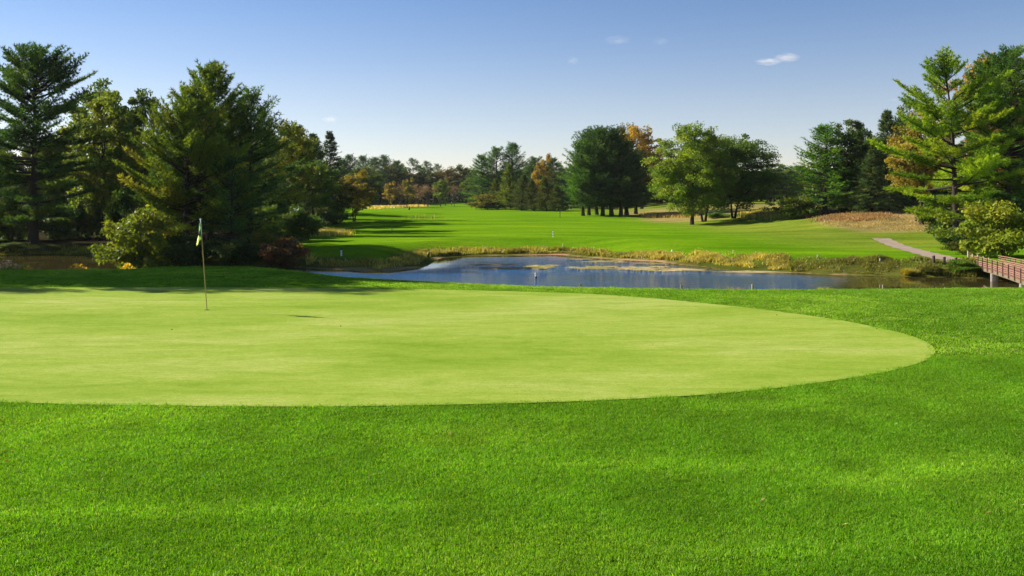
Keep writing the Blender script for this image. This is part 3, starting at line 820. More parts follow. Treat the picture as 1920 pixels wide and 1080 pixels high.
for (nm, lb, ct, px, D, top, hw, src, cl, nd) in LT:
    plant(nm, lb, ct, px, D, top, hw, src, cl, needle=bool(nd))

for (px, D, top, lb, src) in [(749, 270, 341, 'bare grey tree with forked trunk right of the leftmost golden one', 'bare1'),
                              (785, 275, 341, 'bare reddish-grey tree, left of the pair mid-row at the fairway end', 'bare2'),
                              (803, 278, 343, 'bare reddish-grey tree, right of the pair mid-row at the fairway end', 'bare2'),
                              (852, 288, 342, 'thin bare tree beside the far hillock', 'bare1')]:
    plant('bare_tree', lb, 'tree', px, D, top, 14 if src == 'bare1' else 18, src, bark=M_BARK_GREY)

# dark pine clump in mid-field
clump = [(1093, 163, 272, 46, 'pine3', 'leftmost thin-trunked pine of the dark mid-field clump', (1.5, 1.6, 1.2)),
         (1104, 166, 252, 50, 'pine4', 'thick-trunked pine second from left in the dark clump', (1.2, 1.3, 1.1)),
         (1119, 170, 250, 48, 'pine3', 'slim pine third from left in the dark clump', (1.0, 1.1, 1.0)),
         (1130, 163, 247, 54, 'pine4', 'tall pine at the centre of the dark clump', (1.0, 1.05, 1.0)),
         (1147, 163, 248, 56, 'pine3', 'stout pine right of centre in the dark clump', (0.9, 0.95, 0.9)),
         (1164, 162, 262, 54, 'pine4', 'left one of the two close trunks at the right of the clump', (0.8, 0.85, 0.85)),
         (1175, 169, 276, 54, 'pine3', 'right one of the two close trunks at the right of the clump', (0.8, 0.85, 0.85))]
for (px, D, top, hw, src, lb, cl) in clump:
    plant('pine_tree', lb, 'pine', px, D, top, hw, src, cl, group='pines of the mid-field clump', needle=True)

# three lone airy trees
def lone(px, D, top, hw, seed, label, color, **kw):
    X = (px - 960) / F * D; H = (CZ - (top - HR) / F * D) - tz(X, D); W = hw / F * D
    tm, cm = broadleaf(seed, H, W * 0.92, **kw)
    plant('locust_tree', label, 'tree', px, D, top, hw, (tm, cm, H, W), color, group='airy lone trees on the fairway edge', rz=0.0)
lone(1297, 127, 237, 86, 301, 'broad light green tree standing foremost on the right fairway edge', (1.35, 1.25, 0.9), cz=0.54, rz=0.47, clumps=260, per=210, size=0.20, trunk_r=0.26, cr=0.15, stops=GREENL, hollow=0.5, flat=0.55, lobes=0.12)
lone(1320, 133, 246, 72, 302, 'fork-trunked green tree just behind the foremost lone tree', (0.95, 1.0, 0.9), cz=0.56, rz=0.44, clumps=200, per=180, size=0.20, trunk_r=0.24, cr=0.15, stops=GREENL, hollow=0.5, flat=0.5, stems=2, lobes=0.12)
lone(1375, 134, 252, 97, 303, 'dark wide tree with low fork, right of the lone trees', (0.62, 0.72, 0.75), cz=0.54, rz=0.46, clumps=250, per=190, size=0.20, trunk_r=0.24, cr=0.14, stops=GREENL, hollow=0.5, flat=0.5, stems=2, lobes=0.12)

# tall pines on the right
hero_pine(1795, 84, 118, 142, 'tall light green pine leaning over the cart path end', 21, stops=PINE_LIGHT, dome=1.9, z0=0.12, power=0.42, nb=(4, 6), spacing=0.74, start=0.40, k=10, twig_step=0.17, wd=0.07, irregular=0.62, gaps=0.08, color=(1.25, 1.2, 1.0), trunk_r=0.34, upturn=0.14, e_low=-4, e_top=48, lean=-1.0, flat=0.16)
hero_pine(1888, 88, 98, 112, 'tall darker pine at the right edge behind the yellow-green shrub', 22, stops=PINE, color=(1.6, 1.5, 1.2), dome=2.6, z0=0.16, power=0.38, nb=(5, 6), spacing=0.68, start=0.36, k=9, twig_step=0.19, wd=0.07, irregular=0.55, gaps=0.08, trunk_r=0.36, upturn=0.10, e_low=0, e_top=45)
hero_pine(1846, 91, 124, 96, 'green pine squeezed between the two tall right pines', 23, stops=PINE_LIGHT, color=(0.75, 0.85, 0.9), z0=0.2, power=0.45, nb=(4, 5), spacing=0.75, start=0.40, k=9, twig_step=0.18, wd=0.07, irregular=0.55, gaps=0.1, trunk_r=0.3)

# woods further back: trees that cannot be told apart share a label per wood
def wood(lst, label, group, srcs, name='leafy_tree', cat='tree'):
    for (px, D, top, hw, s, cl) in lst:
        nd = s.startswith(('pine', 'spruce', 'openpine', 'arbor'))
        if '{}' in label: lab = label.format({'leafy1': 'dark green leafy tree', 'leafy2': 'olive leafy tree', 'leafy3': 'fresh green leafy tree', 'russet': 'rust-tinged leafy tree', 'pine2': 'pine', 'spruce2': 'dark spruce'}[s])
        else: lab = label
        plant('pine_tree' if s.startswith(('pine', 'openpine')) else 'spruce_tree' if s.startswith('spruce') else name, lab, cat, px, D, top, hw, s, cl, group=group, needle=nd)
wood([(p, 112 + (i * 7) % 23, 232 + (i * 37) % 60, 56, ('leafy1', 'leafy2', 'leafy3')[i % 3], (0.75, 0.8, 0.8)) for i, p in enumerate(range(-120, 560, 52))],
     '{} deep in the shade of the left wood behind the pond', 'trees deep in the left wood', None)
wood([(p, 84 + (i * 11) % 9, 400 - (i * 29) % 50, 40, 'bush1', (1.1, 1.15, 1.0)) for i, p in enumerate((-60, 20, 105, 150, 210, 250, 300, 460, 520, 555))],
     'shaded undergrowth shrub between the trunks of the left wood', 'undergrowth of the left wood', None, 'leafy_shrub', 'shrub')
wood([(680, 330, 294, 34, 'pine1', (0.8, 0.9, 1.1)), (700, 322, 298, 34, 'pine2', (0.8, 0.9, 1.1)), (655, 318, 292, 34, 'pine1', (0.7, 0.8, 1.0)), (722, 335, 294, 32, 'pine2', (0.75, 0.85, 1.1)), (744, 340, 303, 32, 'pine1', (0.75, 0.9, 1.1)),
      (668, 305, 320, 34, 'pine2', (0.7, 0.8, 1.0)), (712, 306, 322, 34, 'pine1', (0.7, 0.8, 1.0)), (640, 300, 300, 34, 'pine2', (0.7, 0.8, 1.0))],
     'far dark pine in the wood left of the fairway end', 'far pines left of the fairway end', None, cat='pine')
wood([(774, 338, 299, 24, 'openpine', (0.9, 0.9, 1.0)), (800, 345, 304, 20, 'openpine', (0.9, 0.9, 1.0)), (820, 350, 309, 19, 'openpine', (0.9, 0.9, 1.0)), (787, 352, 312, 22, 'openpine', (0.9, 0.9, 1.0)), (862, 360, 310, 15, 'openpine', (0.9, 0.95, 1.0))],
     'thin open-crowned pine on the far skyline', 'open pines on the far skyline', None, cat='pine')
wood([(p, 330 + (i * 13) % 30, 311 + (i * 17) % 20, 36, ('leafy2', 'leafy1', 'russet')[i % 3], ((0.55, 0.5, 0.6), (1.0, 0.95, 1.0), (0.33, 0.4, 0.7))[i % 3]) for i, p in enumerate(range(728, 1080, 23))],
     '{} in the far wood behind the fairway end', 'far wood behind the fairway end', None)
wood([(p, 235 + (i * 9) % 25, 326 + (i * 13) % 26, 44, ('leafy1', 'pine2', 'leafy2')[i % 3], (0.6, 0.65, 0.7)) for i, p in enumerate(range(1070, 1450, 34))],
     '{} in the dark wood behind the lone trees', 'dark wood behind the lone trees', None)
wood([(p, 225 + (i * 9) % 25, 312 + (i * 13) % 26, 40, ('leafy1', 'pine2', 'leafy2')[i % 3], (0.8, 0.85, 0.9)) for i, p in enumerate(range(1450, 1560, 24))],
     '{} of the distant wood left of the bushy green pine', 'distant wood left of the right slope', None)
wood([(p, 118 + (i * 7) % 16, 235 + (i * 23) % 50, 56, ('leafy1', 'leafy2', 'spruce2')[i % 3], (0.85, 0.9, 0.9)) for i, p in enumerate(range(1600, 2120, 44))],
     '{} in the wood behind the tall right pines', 'wood behind the right pines', None)
wood([(p, 92 + (i * 5) % 9, 372 + (i * 13) % 30, 40, 'bush1', (1.1, 1.1, 1.0)) for i, p in enumerate((1770, 1830, 1870, 1910, 1950))],
     'undergrowth shrub in the shade beneath the tall right pines', 'undergrowth below the right pines', None, 'leafy_shrub', 'shrub')
# trees left of the frame that throw their shade over the back of the green
for i, (x, y, h, w, s) in enumerate([(-28.8, 37.2, 15.5, 4.2, 'leafy1'), (-42, 43, 18, 4.8, 'leafy3'), (-50, 46, 19, 5, 'leafy2'), (-30, 31.8, 10.5, 2.4, 'pine2'), (-37.5, 31.8, 14, 3.0, 'pine1'), (-31.5, 38.8, 17.8, 4.6, 'leafy3'), (-27.2, 35.0, 13.5, 3.6, 'leafy3')]):
    tm, cm, h0, w0 = LIB[s]
    o = empty('pine_tree' if s.startswith('pine') else 'leafy_tree', (x, y, tz(x, y)), i * 1.3)
    o.scale = (w / w0, w / w0, h / h0)
    link('trunk', tm, M_BARK, o); link('crown', cm, M_NEEDLE if s.startswith('pine') else M_LEAF, o)
    tag(o, 'tree beyond the left edge that shades the back of the green', 'tree', 'trees left of the green')

# ------------------------------------------------------------------ woods too far off or too dense to count
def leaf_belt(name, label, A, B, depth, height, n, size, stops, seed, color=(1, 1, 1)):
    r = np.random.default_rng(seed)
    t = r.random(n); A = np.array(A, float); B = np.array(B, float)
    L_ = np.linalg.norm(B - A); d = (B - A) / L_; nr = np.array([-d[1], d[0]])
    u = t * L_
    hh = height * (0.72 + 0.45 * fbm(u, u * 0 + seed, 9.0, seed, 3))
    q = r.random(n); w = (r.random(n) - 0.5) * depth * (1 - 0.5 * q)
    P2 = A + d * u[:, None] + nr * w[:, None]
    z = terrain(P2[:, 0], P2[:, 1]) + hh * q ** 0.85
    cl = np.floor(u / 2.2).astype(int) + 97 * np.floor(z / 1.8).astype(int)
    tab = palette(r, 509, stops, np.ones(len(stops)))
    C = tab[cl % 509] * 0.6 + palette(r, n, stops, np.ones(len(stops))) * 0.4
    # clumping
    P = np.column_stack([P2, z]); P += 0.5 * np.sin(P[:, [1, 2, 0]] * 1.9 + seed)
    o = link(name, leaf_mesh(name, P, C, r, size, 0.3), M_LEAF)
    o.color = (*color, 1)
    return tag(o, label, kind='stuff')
leaf_belt('far_wood', 'far-off wood closing the horizon behind the fairway', (-190, 362), (270, 362), 14, 17, 70000, 0.9, DARKL + GREENL, 51, (0.85, 0.9, 0.95))
leaf_belt('wood_edge', 'green wood edge below the far pines left of the fairway end', (-80, 312), (-36, 318), 8, 8.5, 12000, 0.6, GREENL + OLIVE, 56, (0.55, 0.6, 0.7))
leaf_belt('wood_edge', 'green wood edge between the far hillock and the middle pines', (-9, 306), (34, 300), 8, 9.5, 12000, 0.6, GREENL + OLIVE, 57, (0.55, 0.6, 0.7))
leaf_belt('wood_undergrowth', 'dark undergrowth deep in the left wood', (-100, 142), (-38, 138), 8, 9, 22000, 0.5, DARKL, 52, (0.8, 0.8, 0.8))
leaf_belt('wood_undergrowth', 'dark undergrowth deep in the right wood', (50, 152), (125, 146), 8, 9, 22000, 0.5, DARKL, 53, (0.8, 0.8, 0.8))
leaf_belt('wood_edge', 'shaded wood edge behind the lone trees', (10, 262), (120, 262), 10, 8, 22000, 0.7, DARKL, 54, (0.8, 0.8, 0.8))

# ------------------------------------------------------------------ grasses
def blade_stuff(name, label, P, h, w, C, seed, lean=0.35, tuft=1):
    """P (n,3) roots, h (n) heights: three-sided blades, two faces each"""
    r = np.random.default_rng(seed)
    n = len(P)
    az = r.random(n) * 6.283
    s = np.column_stack([np.cos(az), np.sin(az), np.zeros(n)])
    ln = r.normal(size=(n, 2)) * lean
    tip = P + np.column_stack([ln * h[:, None], h])
    mid = P + np.column_stack([ln * h[:, None] * 0.35, h * 0.58])
    hw_ = (w * (0.7 + 0.6 * r.random(n)))[:, None] * 0.5
    V = np.stack([P - s * hw_, P + s * hw_, mid + s * hw_ * 0.8, mid - s * hw_ * 0.8, tip], 1).reshape(-1, 3)
    b = np.arange(n)[:, None] * 5
    Fc = np.concatenate([b + np.array([[0, 1, 2]]), b + np.array([[0, 2, 3]]), b + np.array([[3, 2, 4]])])
    o = link(name, np_mesh(name, V, Fc, np.repeat(C, 5, 0)), M_BLADE)
    return tag(o, label, kind='stuff')

def scatter_poly(px_poly, n, seed, near=40, clump=0.0, cs=0.5, jit=0.35):
    """random points on the ground inside an outline"""
    r = np.random.default_rng(seed)
    P = np.array([ground_at(a, b, near)[:2] for a, b in px_poly])
    lo = P.min(0); hi = P.max(0); out = np.zeros((0, 2))
    while len(out) < n:
        q = lo + r.random((n * 3, 2)) * (hi - lo)
        if clump: q = q[(fbm(q[:, 0], q[:, 1], cs, seed, 2) > r.normal(size=len(q)) * 0.25 - 0.1 + clump * 0.1)]
        out = np.concatenate([out, q[poly_sd(q[:, 0], q[:, 1], P) < 0]])
    q = out[:n] + r.normal(size=(n, 2)) * jit
    return np.column_stack([q, terrain(q[:, 0], q[:, 1]) - 0.02])

STRAW = ((0.55, 0.40, 0.14), (0.40, 0.32, 0.09), (0.27, 0.25, 0.05))
WEED = ((0.17, 0.20, 0.02), (0.27, 0.25, 0.035), (0.42, 0.32, 0.08), (0.11, 0.16, 0.018))
RUST = ((0.30, 0.12, 0.05), (0.38, 0.20, 0.09), (0.22, 0.13, 0.05))
def patch(name, label, poly, n, hrange, w, stops, seed, near=40, clump=0.5, cs=0.8, hn=1.5):
    P = scatter_poly(poly, n, seed, near, clump, cs, 0.9 if near >= 60 else 0.25)
    r = np.random.default_rng(seed + 1)
    k = 0.5 + 0.5 * fbm(P[:, 0], P[:, 1], hn, seed + 2, 2)
    h = (hrange[0] + (hrange[1] - hrange[0]) * np.clip(k + r.normal(size=n) * 0.15, 0, 1))
    pc = fbm(P[:, 0], P[:, 1], 1.6, seed + 3, 2)[:, None]
    C = palette(r, n, stops, np.ones(len(stops))) * (1 + 0.35 * pc)
    return blade_stuff(name, label, P, h, w, C, seed + 4)

def shore_band(name, label, pxs, rows, d0, d1, n, hrange, w, stops, seed, clump=0.4):
    """grasses in the strip d0..d1 metres from the water between two columns of the far shore"""
    r = np.random.default_rng(seed)
    x0, x1 = wpx(pxs[0], rows[0], WZ), wpx(pxs[1], rows[1], WZ)
    X0 = min(x0[0], x1[0]) - 4; X1 = max(x0[0], x1[0]) + 4; Y0 = min(x0[1], x1[1]) - 8; Y1 = max(x0[1], x1[1]) + 16
    out = np.zeros((0, 2))
    while len(out) < n:
        q = np.column_stack([X0 + r.random(n * 5) * (X1 - X0), Y0 + r.random(n * 5) * (Y1 - Y0)])
        c = 960 + q[:, 0] / q[:, 1] * F
        q = q[(c > pxs[0]) & (c < pxs[1]) & (q[:, 1] > 52)]
        sd_ = poly_sd(q[:, 0], q[:, 1], POND) + 0.35 * fbm(q[:, 0], q[:, 1], 1.2, seed + 9, 2)
        q = q[(sd_ > d0) & (sd_ < d1)]
        q = q[fbm(q[:, 0], q[:, 1], 1.1, seed, 2) > r.normal(size=len(q)) * 0.22 - 0.12 + clump * 0.3]
        out = np.concatenate([out, q])
    q = out[:n]
    P = np.column_stack([q, terrain(q[:, 0], q[:, 1]) - 0.02])
    k = 0.30 + 0.95 * fbm(q[:, 0], q[:, 1], 1.7, seed + 2, 3)
    h = hrange[0] + (hrange[1] - hrange[0]) * np.clip(k + r.normal(size=n) * 0.15, 0, 1)
    C = palette(r, n, stops, np.ones(len(stops))) * (1 + 0.4 * fbm(q[:, 0], q[:, 1], 1.5, seed + 3, 2)[:, None])
    return blade_stuff(name, label, P, h, w, C, seed + 4)
shore_band('shore_grass', 'golden reeds fringing the shaded point left of the pond', (575, 800), (503, 503), 0.5, 1.9, 9000, (0.12, 0.55), 0.05, STRAW + WEED, 61)
shore_band('shore_grass', 'dark weedy fringe along the middle of the far shore', (806, 1190), (484, 480), 0.5, 3.0, 14000, (0.10, 0.50), 0.06, WEED + ((0.12, 0.07, 0.02),), 62)
shore_band('shore_grass', 'mixed straw and green weeds on the far shore right of centre', (1190, 1480), (488, 510), 0.6, 3.6, 16000, (0.10, 0.50), 0.05, WEED + STRAW, 63)
shore_band('shore_grass', 'weedy green bank between the fairway and the creek', (1480, 1830), (510, 520), 0.15, 2.6, 18000, (0.08, 0.42), 0.045, ((0.13, 0.16, 0.018), (0.20, 0.20, 0.03), (0.30, 0.24, 0.07), (0.08, 0.13, 0.015)), 64)
shore_band('shore_grass', 'dim weeds on the bank under the left pines', (-60, 330), (479, 492), 0.1, 2.2, 9000, (0.1, 0.5), 0.06, WEED, 65)
patch('tall_grass', 'strip of straw-coloured tall grass in the left fairway shade', [(520, 436), (560, 434), (632, 437), (636, 442.5), (580, 443.5), (520, 443)], 7000, (0.35, 0.75), 0.06, STRAW + WEED, 71, near=70, clump=0.2)
patch('tall_grass', 'rust-red tall grass on top of the right slope', [(1540, 413), (1560, 404), (1660, 403.5), (1668, 410), (1600, 414)], 9000, (0.10, 0.55), 0.06, ((0.22, 0.105, 0.055), (0.28, 0.16, 0.09), (0.17, 0.11, 0.05), (0.30, 0.24, 0.12)), 72, near=80, clump=0.6, cs=1.4)
patch('tall_grass', 'pale dry grass covering the right slope', [(1536, 418), (1600, 411), (1690, 409), (1770, 414), (1772, 432), (1700, 431), (1600, 426)], 18000, (0.04, 0.26), 0.045, ((0.33, 0.27, 0.16), (0.28, 0.20, 0.11), (0.24, 0.21, 0.07)), 73, near=70, clump=0.5, cs=1.2)
patch('tall_grass', 'dry tan grass behind the trunks of the lone trees', [(1216, 402), (1300, 399), (1298, 407), (1220, 408)], 5000, (0.2, 0.7), 0.10, STRAW + RUST, 74, near=110, clump=0.2)
patch('tall_grass', 'weedy olive growth right of the lone trees', [(1400, 400), (1500, 395), (1530, 402), (1490, 409), (1410, 408)], 8000, (0.2, 0.7), 0.10, WEED + STRAW, 75, near=110, clump=0.2)
patch('tall_grass', 'golden strip of rough at the far end of the fairway', [(684, 389), (760, 386.5), (800, 386.5), (760, 389), (700, 392.5)], 4000, (0.3, 0.8), 0.2, STRAW, 76, near=180, clump=0.1)
patch('tall_grass', 'few tall reeds at the tip of the dark hollow', [(768, 410.5), (812, 409.5), (816, 411.5), (780, 412.5)], 70, (0.4, 1.1), 0.05, ((0.24, 0.20, 0.06), (0.16, 0.15, 0.03)), 77, near=110, clump=0.3)
patch('shore_grass', 'brownish grass tuft on the near bank below the bridge', [(1862, 541.2), (1900, 541), (1905, 540.5), (1870, 540.3)], 900, (0.2, 0.5), 0.03, WEED + RUST, 78, near=38, clump=0.1)

# near turf: tufts of real blades around the putting green
def blade_tuft(name, n, rad, hr, w, stops, seed):
    r = np.random.default_rng(seed)
    a = r.random(n) * 6.283; q = np.sqrt(r.random(n)) * rad
    P = np.column_stack([np.cos(a) * q, np.sin(a) * q, np.full(n, -0.004)])
    h = hr[0] + (hr[1] - hr[0]) * r.random(n)
    h[r.random(n) < 0.05] *= 1.7
    az = r.random(n) * 6.283; s = np.column_stack([np.cos(az), np.sin(az), np.zeros(n)])
    ln = r.normal(size=(n, 2)) * 0.55
    tip = P + np.column_stack([ln * h[:, None], h * 0.95]); mid = P + np.column_stack([ln * h[:, None] * 0.3, h * 0.6])
    hw_ = (w * (0.6 + 0.8 * r.random(n)))[:, None] * 0.5
    V = np.stack([P - s * hw_, P + s * hw_, mid + s * hw_ * 0.85, mid - s * hw_ * 0.85, tip], 1).reshape(-1, 3)
    b = np.arange(n)[:, None] * 5
    Fc = np.concatenate([b + np.array([[0, 1, 2]]), b + np.array([[0, 2, 3]]), b + np.array([[3, 2, 4]])])
    C = palette(r, n, stops, (3, 4, 2.5, 0.5))
    me = np_mesh(name, V, Fc, np.repeat(C, 5, 0)); me.materials.append(M_TURF)
    return me

def turf_mat():
    m, nt, out = new_mat('turf_blade')
    c = attr_col(nt)
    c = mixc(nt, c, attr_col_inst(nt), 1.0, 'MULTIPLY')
    p = nt.nodes.new('ShaderNodeBsdfPrincipled'); nt.links.new(c, p.inputs['Base Color'])
    p.inputs['Roughness'].default_value = 0.5; p.inputs['Specular IOR Level'].default_value = 0.12
    t = nt.nodes.new('ShaderNodeBsdfTranslucent'); nt.links.new(mixc(nt, c, (1.2, 1.15, 0.5), 1.0, 'MULTIPLY'), t.inputs[0])
    mx = nt.nodes.new('ShaderNodeMixShader'); mx.inputs[0].default_value = 0.5
    nt.links.new(p.outputs[0], mx.inputs[1]); nt.links.new(t.outputs[0], mx.inputs[2]); nt.links.new(mx.outputs[0], out.inputs[0])
    return m
def attr_col_inst(nt):
    a = nt.nodes.new('ShaderNodeAttribute'); a.attribute_type = 'INSTANCER'; a.attribute_name = 'tint'
    return a.outputs['Color']
M_TURF = turf_mat()
TURF = ((0.088, 0.250, 0.006), (0.158, 0.375, 0.012), (0.285, 0.470, 0.038), (0.50, 0.46, 0.20))
def turf_field(name, label, Q, tufts, scale, seed):
    """tufts set on the points Q by a geometry-node instancer"""
    r = np.random.default_rng(seed)
    Z = terrain(Q[:, 0], Q[:, 1])
    me = bpy.data.meshes.new(name)
    V = np.column_stack([Q, Z]).astype(np.float32)
    me.vertices.add(len(V)); me.vertices.foreach_set('co', V.ravel())
    n1_ = 0.6 * fbm(Q[:, 0], Q[:, 1], 2.6, 81, 3); n2_ = fbm(Q[:, 0] * 0.35, Q[:, 1], 1.3, 82, 3); n3_ = fbm(Q[:, 0], Q[:, 1], 0.5, 83, 2)
    k = np.clip(0.9 * n1_ + 0.85 * n2_, -1, 1)[:, None]
    tint = np.where(k > 0, 1 + k * np.array([0.60, 0.30, 0.8]), 1 + k * np.array([0.30, 0.22, 0.35])) * (1 + 0.22 * n3_[:, None])
    for (x0_, y0_, x1_, y1_, wd_, am_) in ((-4.6, 7.55, -0.9, 7.72, 0.16, 0.5), (3.2, 8.4, 5.0, 9.2, 0.28, 0.45), (-1.0, 9.1, 2.6, 9.0, 0.3, 0.3), (1.5, 6.6, 4.0, 6.9, 0.2, 0.3)):  # bright bands painted into the tint where low brows would catch light
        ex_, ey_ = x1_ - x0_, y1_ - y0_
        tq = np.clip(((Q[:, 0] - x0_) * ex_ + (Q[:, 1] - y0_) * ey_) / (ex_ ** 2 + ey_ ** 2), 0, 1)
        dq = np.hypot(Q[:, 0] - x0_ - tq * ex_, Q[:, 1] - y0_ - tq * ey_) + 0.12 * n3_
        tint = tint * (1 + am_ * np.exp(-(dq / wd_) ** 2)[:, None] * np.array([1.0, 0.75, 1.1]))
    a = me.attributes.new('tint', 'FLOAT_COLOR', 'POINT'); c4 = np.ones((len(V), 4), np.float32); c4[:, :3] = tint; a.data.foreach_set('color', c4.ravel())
    a = me.attributes.new('rot', 'FLOAT_VECTOR', 'POINT'); rv = np.zeros((len(V), 3), np.float32); rv[:, 2] = r.random(len(V)) * 6.283; rv[:, :2] = r.normal(size=(len(V), 2)) * 0.12; a.data.foreach_set('vector', rv.ravel())
    a = me.attributes.new('scl', 'FLOAT', 'POINT'); a.data.foreach_set('value', (scale * (0.75 + 0.45 * r.random(len(V)) + 0.2 * n3_)).astype(np.float32))
    a = me.attributes.new('pick', 'INT', 'POINT'); a.data.foreach_set('value', r.integers(0, len(tufts), len(V)).astype(np.int32))
    o = link(name, me, None)
    ng = bpy.data.node_groups.new(name + '_nodes', 'GeometryNodeTree')
    ng.interface.new_socket('Geometry', in_out='INPUT', socket_type='NodeSocketGeometry'); ng.interface.new_socket('Geometry', in_out='OUTPUT', socket_type='NodeSocketGeometry')
    N = ng.nodes; LK = ng.links
    gi = N.new('NodeGroupInput'); go = N.new('NodeGroupOutput')
    iop = N.new('GeometryNodeInstanceOnPoints'); iop.inputs['Pick Instance'].default_value = True
    join = N.new('GeometryNodeJoinGeometry')
    g2i = N.new('GeometryNodeGeometryToInstance')
    # every tuft mesh enters as a mesh primitive held by a plain mesh object outside the scene
    for t in reversed(tufts):
        oi = N.new('GeometryNodeObjectInfo'); oi.inputs['Object'].default_value = t; oi.inputs['As Instance'].default_value = True
        LK.new(oi.outputs['Geometry'], g2i.inputs[0]) if False else LK.new(oi.outputs['Geometry'], join.inputs[0])
    def named(nm, ty):
        a_ = N.new('GeometryNodeInputNamedAttribute'); a_.data_type = ty; a_.inputs['Name'].default_value = nm
        return a_.outputs['Attribute']
    LK.new(gi.outputs[0], iop.inputs['Points']); LK.new(join.outputs[0], iop.inputs['Instance'])
    LK.new(named('pick', 'INT'), iop.inputs['Instance Index'])
    LK.new(named('rot', 'FLOAT_VECTOR'), iop.inputs['Rotation']); LK.new(named('scl', 'FLOAT'), iop.inputs['Scale'])
    LK.new(iop.outputs[0], go.inputs[0])
    md = o.modifiers.new('tufts', 'NODES'); md.node_group = ng
    return tag(o, label, kind='stuff')
TUFTS = [bpy.data.objects.new('turf_tuft', blade_tuft('turf_tuft', 64, 0.10, (0.008, 0.030), 0.0045, TURF, 900 + i)) for i in range(4)]
TUFTS_FAR = [bpy.data.objects.new('turf_tuft', blade_tuft('turf_tuft', 40, 0.14, (0.010, 0.032), 0.010, TURF, 910 + i)) for i in range(3)]
def field_points(y0, y1, n, seed, keep):
    r = np.random.default_rng(seed); out = np.zeros((0, 2))
    while len(out) < n:
        Y = y0 + (y1 - y0) * r.random(n * 2); half = 0.62 * Y + 2.0
        q = np.column_stack([(r.random(n * 2) * 2 - 1) * half, Y])
        q = q[r.random(len(q)) < half / half.max()]
        q = q[keep(q)]
        out = np.concatenate([out, q])
    return out[:n]
off_green = lambda q: poly_sd(q[:, 0], q[:, 1], GREEN) > -0.02
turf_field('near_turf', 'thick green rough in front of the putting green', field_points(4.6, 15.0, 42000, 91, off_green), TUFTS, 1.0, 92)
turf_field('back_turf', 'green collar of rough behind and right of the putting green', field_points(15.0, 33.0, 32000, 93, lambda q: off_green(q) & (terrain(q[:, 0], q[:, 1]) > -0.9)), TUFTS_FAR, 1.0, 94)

# ------------------------------------------------------------------ flagstick and hole
def flagstick():
    bx, by = wpx(388, 582, 0.0)
    z0 = tz(bx, by) + 0.012
    o = empty('flagstick', (bx, by, z0))
    tag(o, 'leaning yellow golf flagstick with limp white and green flag on the green', 'flagstick')
    tx, tzp = -0.15, 2.115
    T = Tubes(); zz = np.linspace(-0.08, tzp - 0.35, 8)
    T.add(np.column_stack([tx * zz / tzp, 0 * zz, zz]), 0.0105, 8)
    link('pole', T.mesh('pole'), simple_mat('yellow_pole', (0.42, 0.29, 0.10), 0.4, 0.15, 6), o)
    T = Tubes(); zz = np.linspace(tzp - 0.35, tzp, 4)
    T.add(np.column_stack([tx * zz / tzp, 0 * zz, zz]), 0.010, 8)
    link('pole_tip', T.mesh('pole_tip'), M_WHITE, o)
    bm = bmesh.new(); bmesh.ops.create_uvsphere(bm, u_segments=10, v_segments=8, radius=0.022)
    me = bpy.data.meshes.new('finial'); bm.to_mesh(me); bm.free()
    f = link('finial', me, M_WHITE, o); f.location = (tx, 0, tzp + 0.01)
    # the cloth hangs in folds from the top of the pole
    nu, nv = 26, 16
    V = []; C = []
    cw = np.array((0.86, 0.88, 0.87)); ct = np.array((0.22, 0.46, 0.45)); cd = np.array((0.010, 0.030, 0.022)); cy = np.array((0.24, 0.34, 0.18))
    for j in range(nv):
        v = j / (nv - 1)                      # down the hoist
        for i in range(nu):
            u = i / (nu - 1)                  # out along the fly, which has dropped
            drop = 0.40 * v + 0.20 * u
            fold = math.sin(u * 9.0 + v * 1.5) * 0.030 * u * (0.4 + v) 
            x = tx - 0.012 - 0.085 * u * (0.25 + 0.9 * v) - 0.012 * math.sin(u * 6 + v * 2) + 0.02 * v * (u < 0.35)
            y = 0.055 * math.sin(u * 8.0 + 0.8) * (0.3 + v) + fold
            V.append((x - tx * 0.0 + 0.028 * drop, y, tzp - 0.02 - drop))
            c = cw if u > 0.48 else (ct if u > 0.25 else cd)
            if v > 0.93: c = cy
            if 0.45 < v < 0.8 and u < 0.45: c = cd
            C.append(c)
    Fq = [(j * nu + i, j * nu + i + 1, (j + 1) * nu + i + 1, (j + 1) * nu + i) for j in range(nv - 1) for i in range(nu - 1)]
    me = np_mesh('flag', np.array(V), np.array(Fq), np.array(C), True)
    link('flag', me, foliage_mat('flag_cloth', 0.3, 0.7, 0.2), o)
    # cup liner and dark hole
    bm = bmesh.new()
    ring = [bm.verts.new((0.054 * math.cos(a), 0.054 * math.sin(a), 0.002)) for a in np.linspace(0, 2 * math.pi, 24, endpoint=False)]
    low = [bm.verts.new((0.054 * math.cos(a), 0.054 * math.sin(a), -0.10)) for a in np.linspace(0, 2 * math.pi, 24, endpoint=False)]
    out = [bm.verts.new((0.062 * math.cos(a), 0.062 * math.sin(a), 0.004)) for a in np.linspace(0, 2 * math.pi, 24, endpoint=False)]
    for i in range(24):
        j = (i + 1) % 24
        bm.faces.new((ring[i], ring[j], low[j], low[i])); bm.faces.new((out[i], out[j], ring[j], ring[i]))
    me = bpy.data.meshes.new('cup_rim'); bm.to_mesh(me); bm.free()
    link('cup_rim', me, M_BLACK, o)
    bm = bmesh.new(); bmesh.ops.create_circle(bm, cap_ends=True, radius=0.055, segments=24)
    me = bpy.data.meshes.new('hole'); bm.to_mesh(me); bm.free()
    h = link('hole', me, M_BLACK, o); h.location = (0, 0, 0.0025)
flagstick()

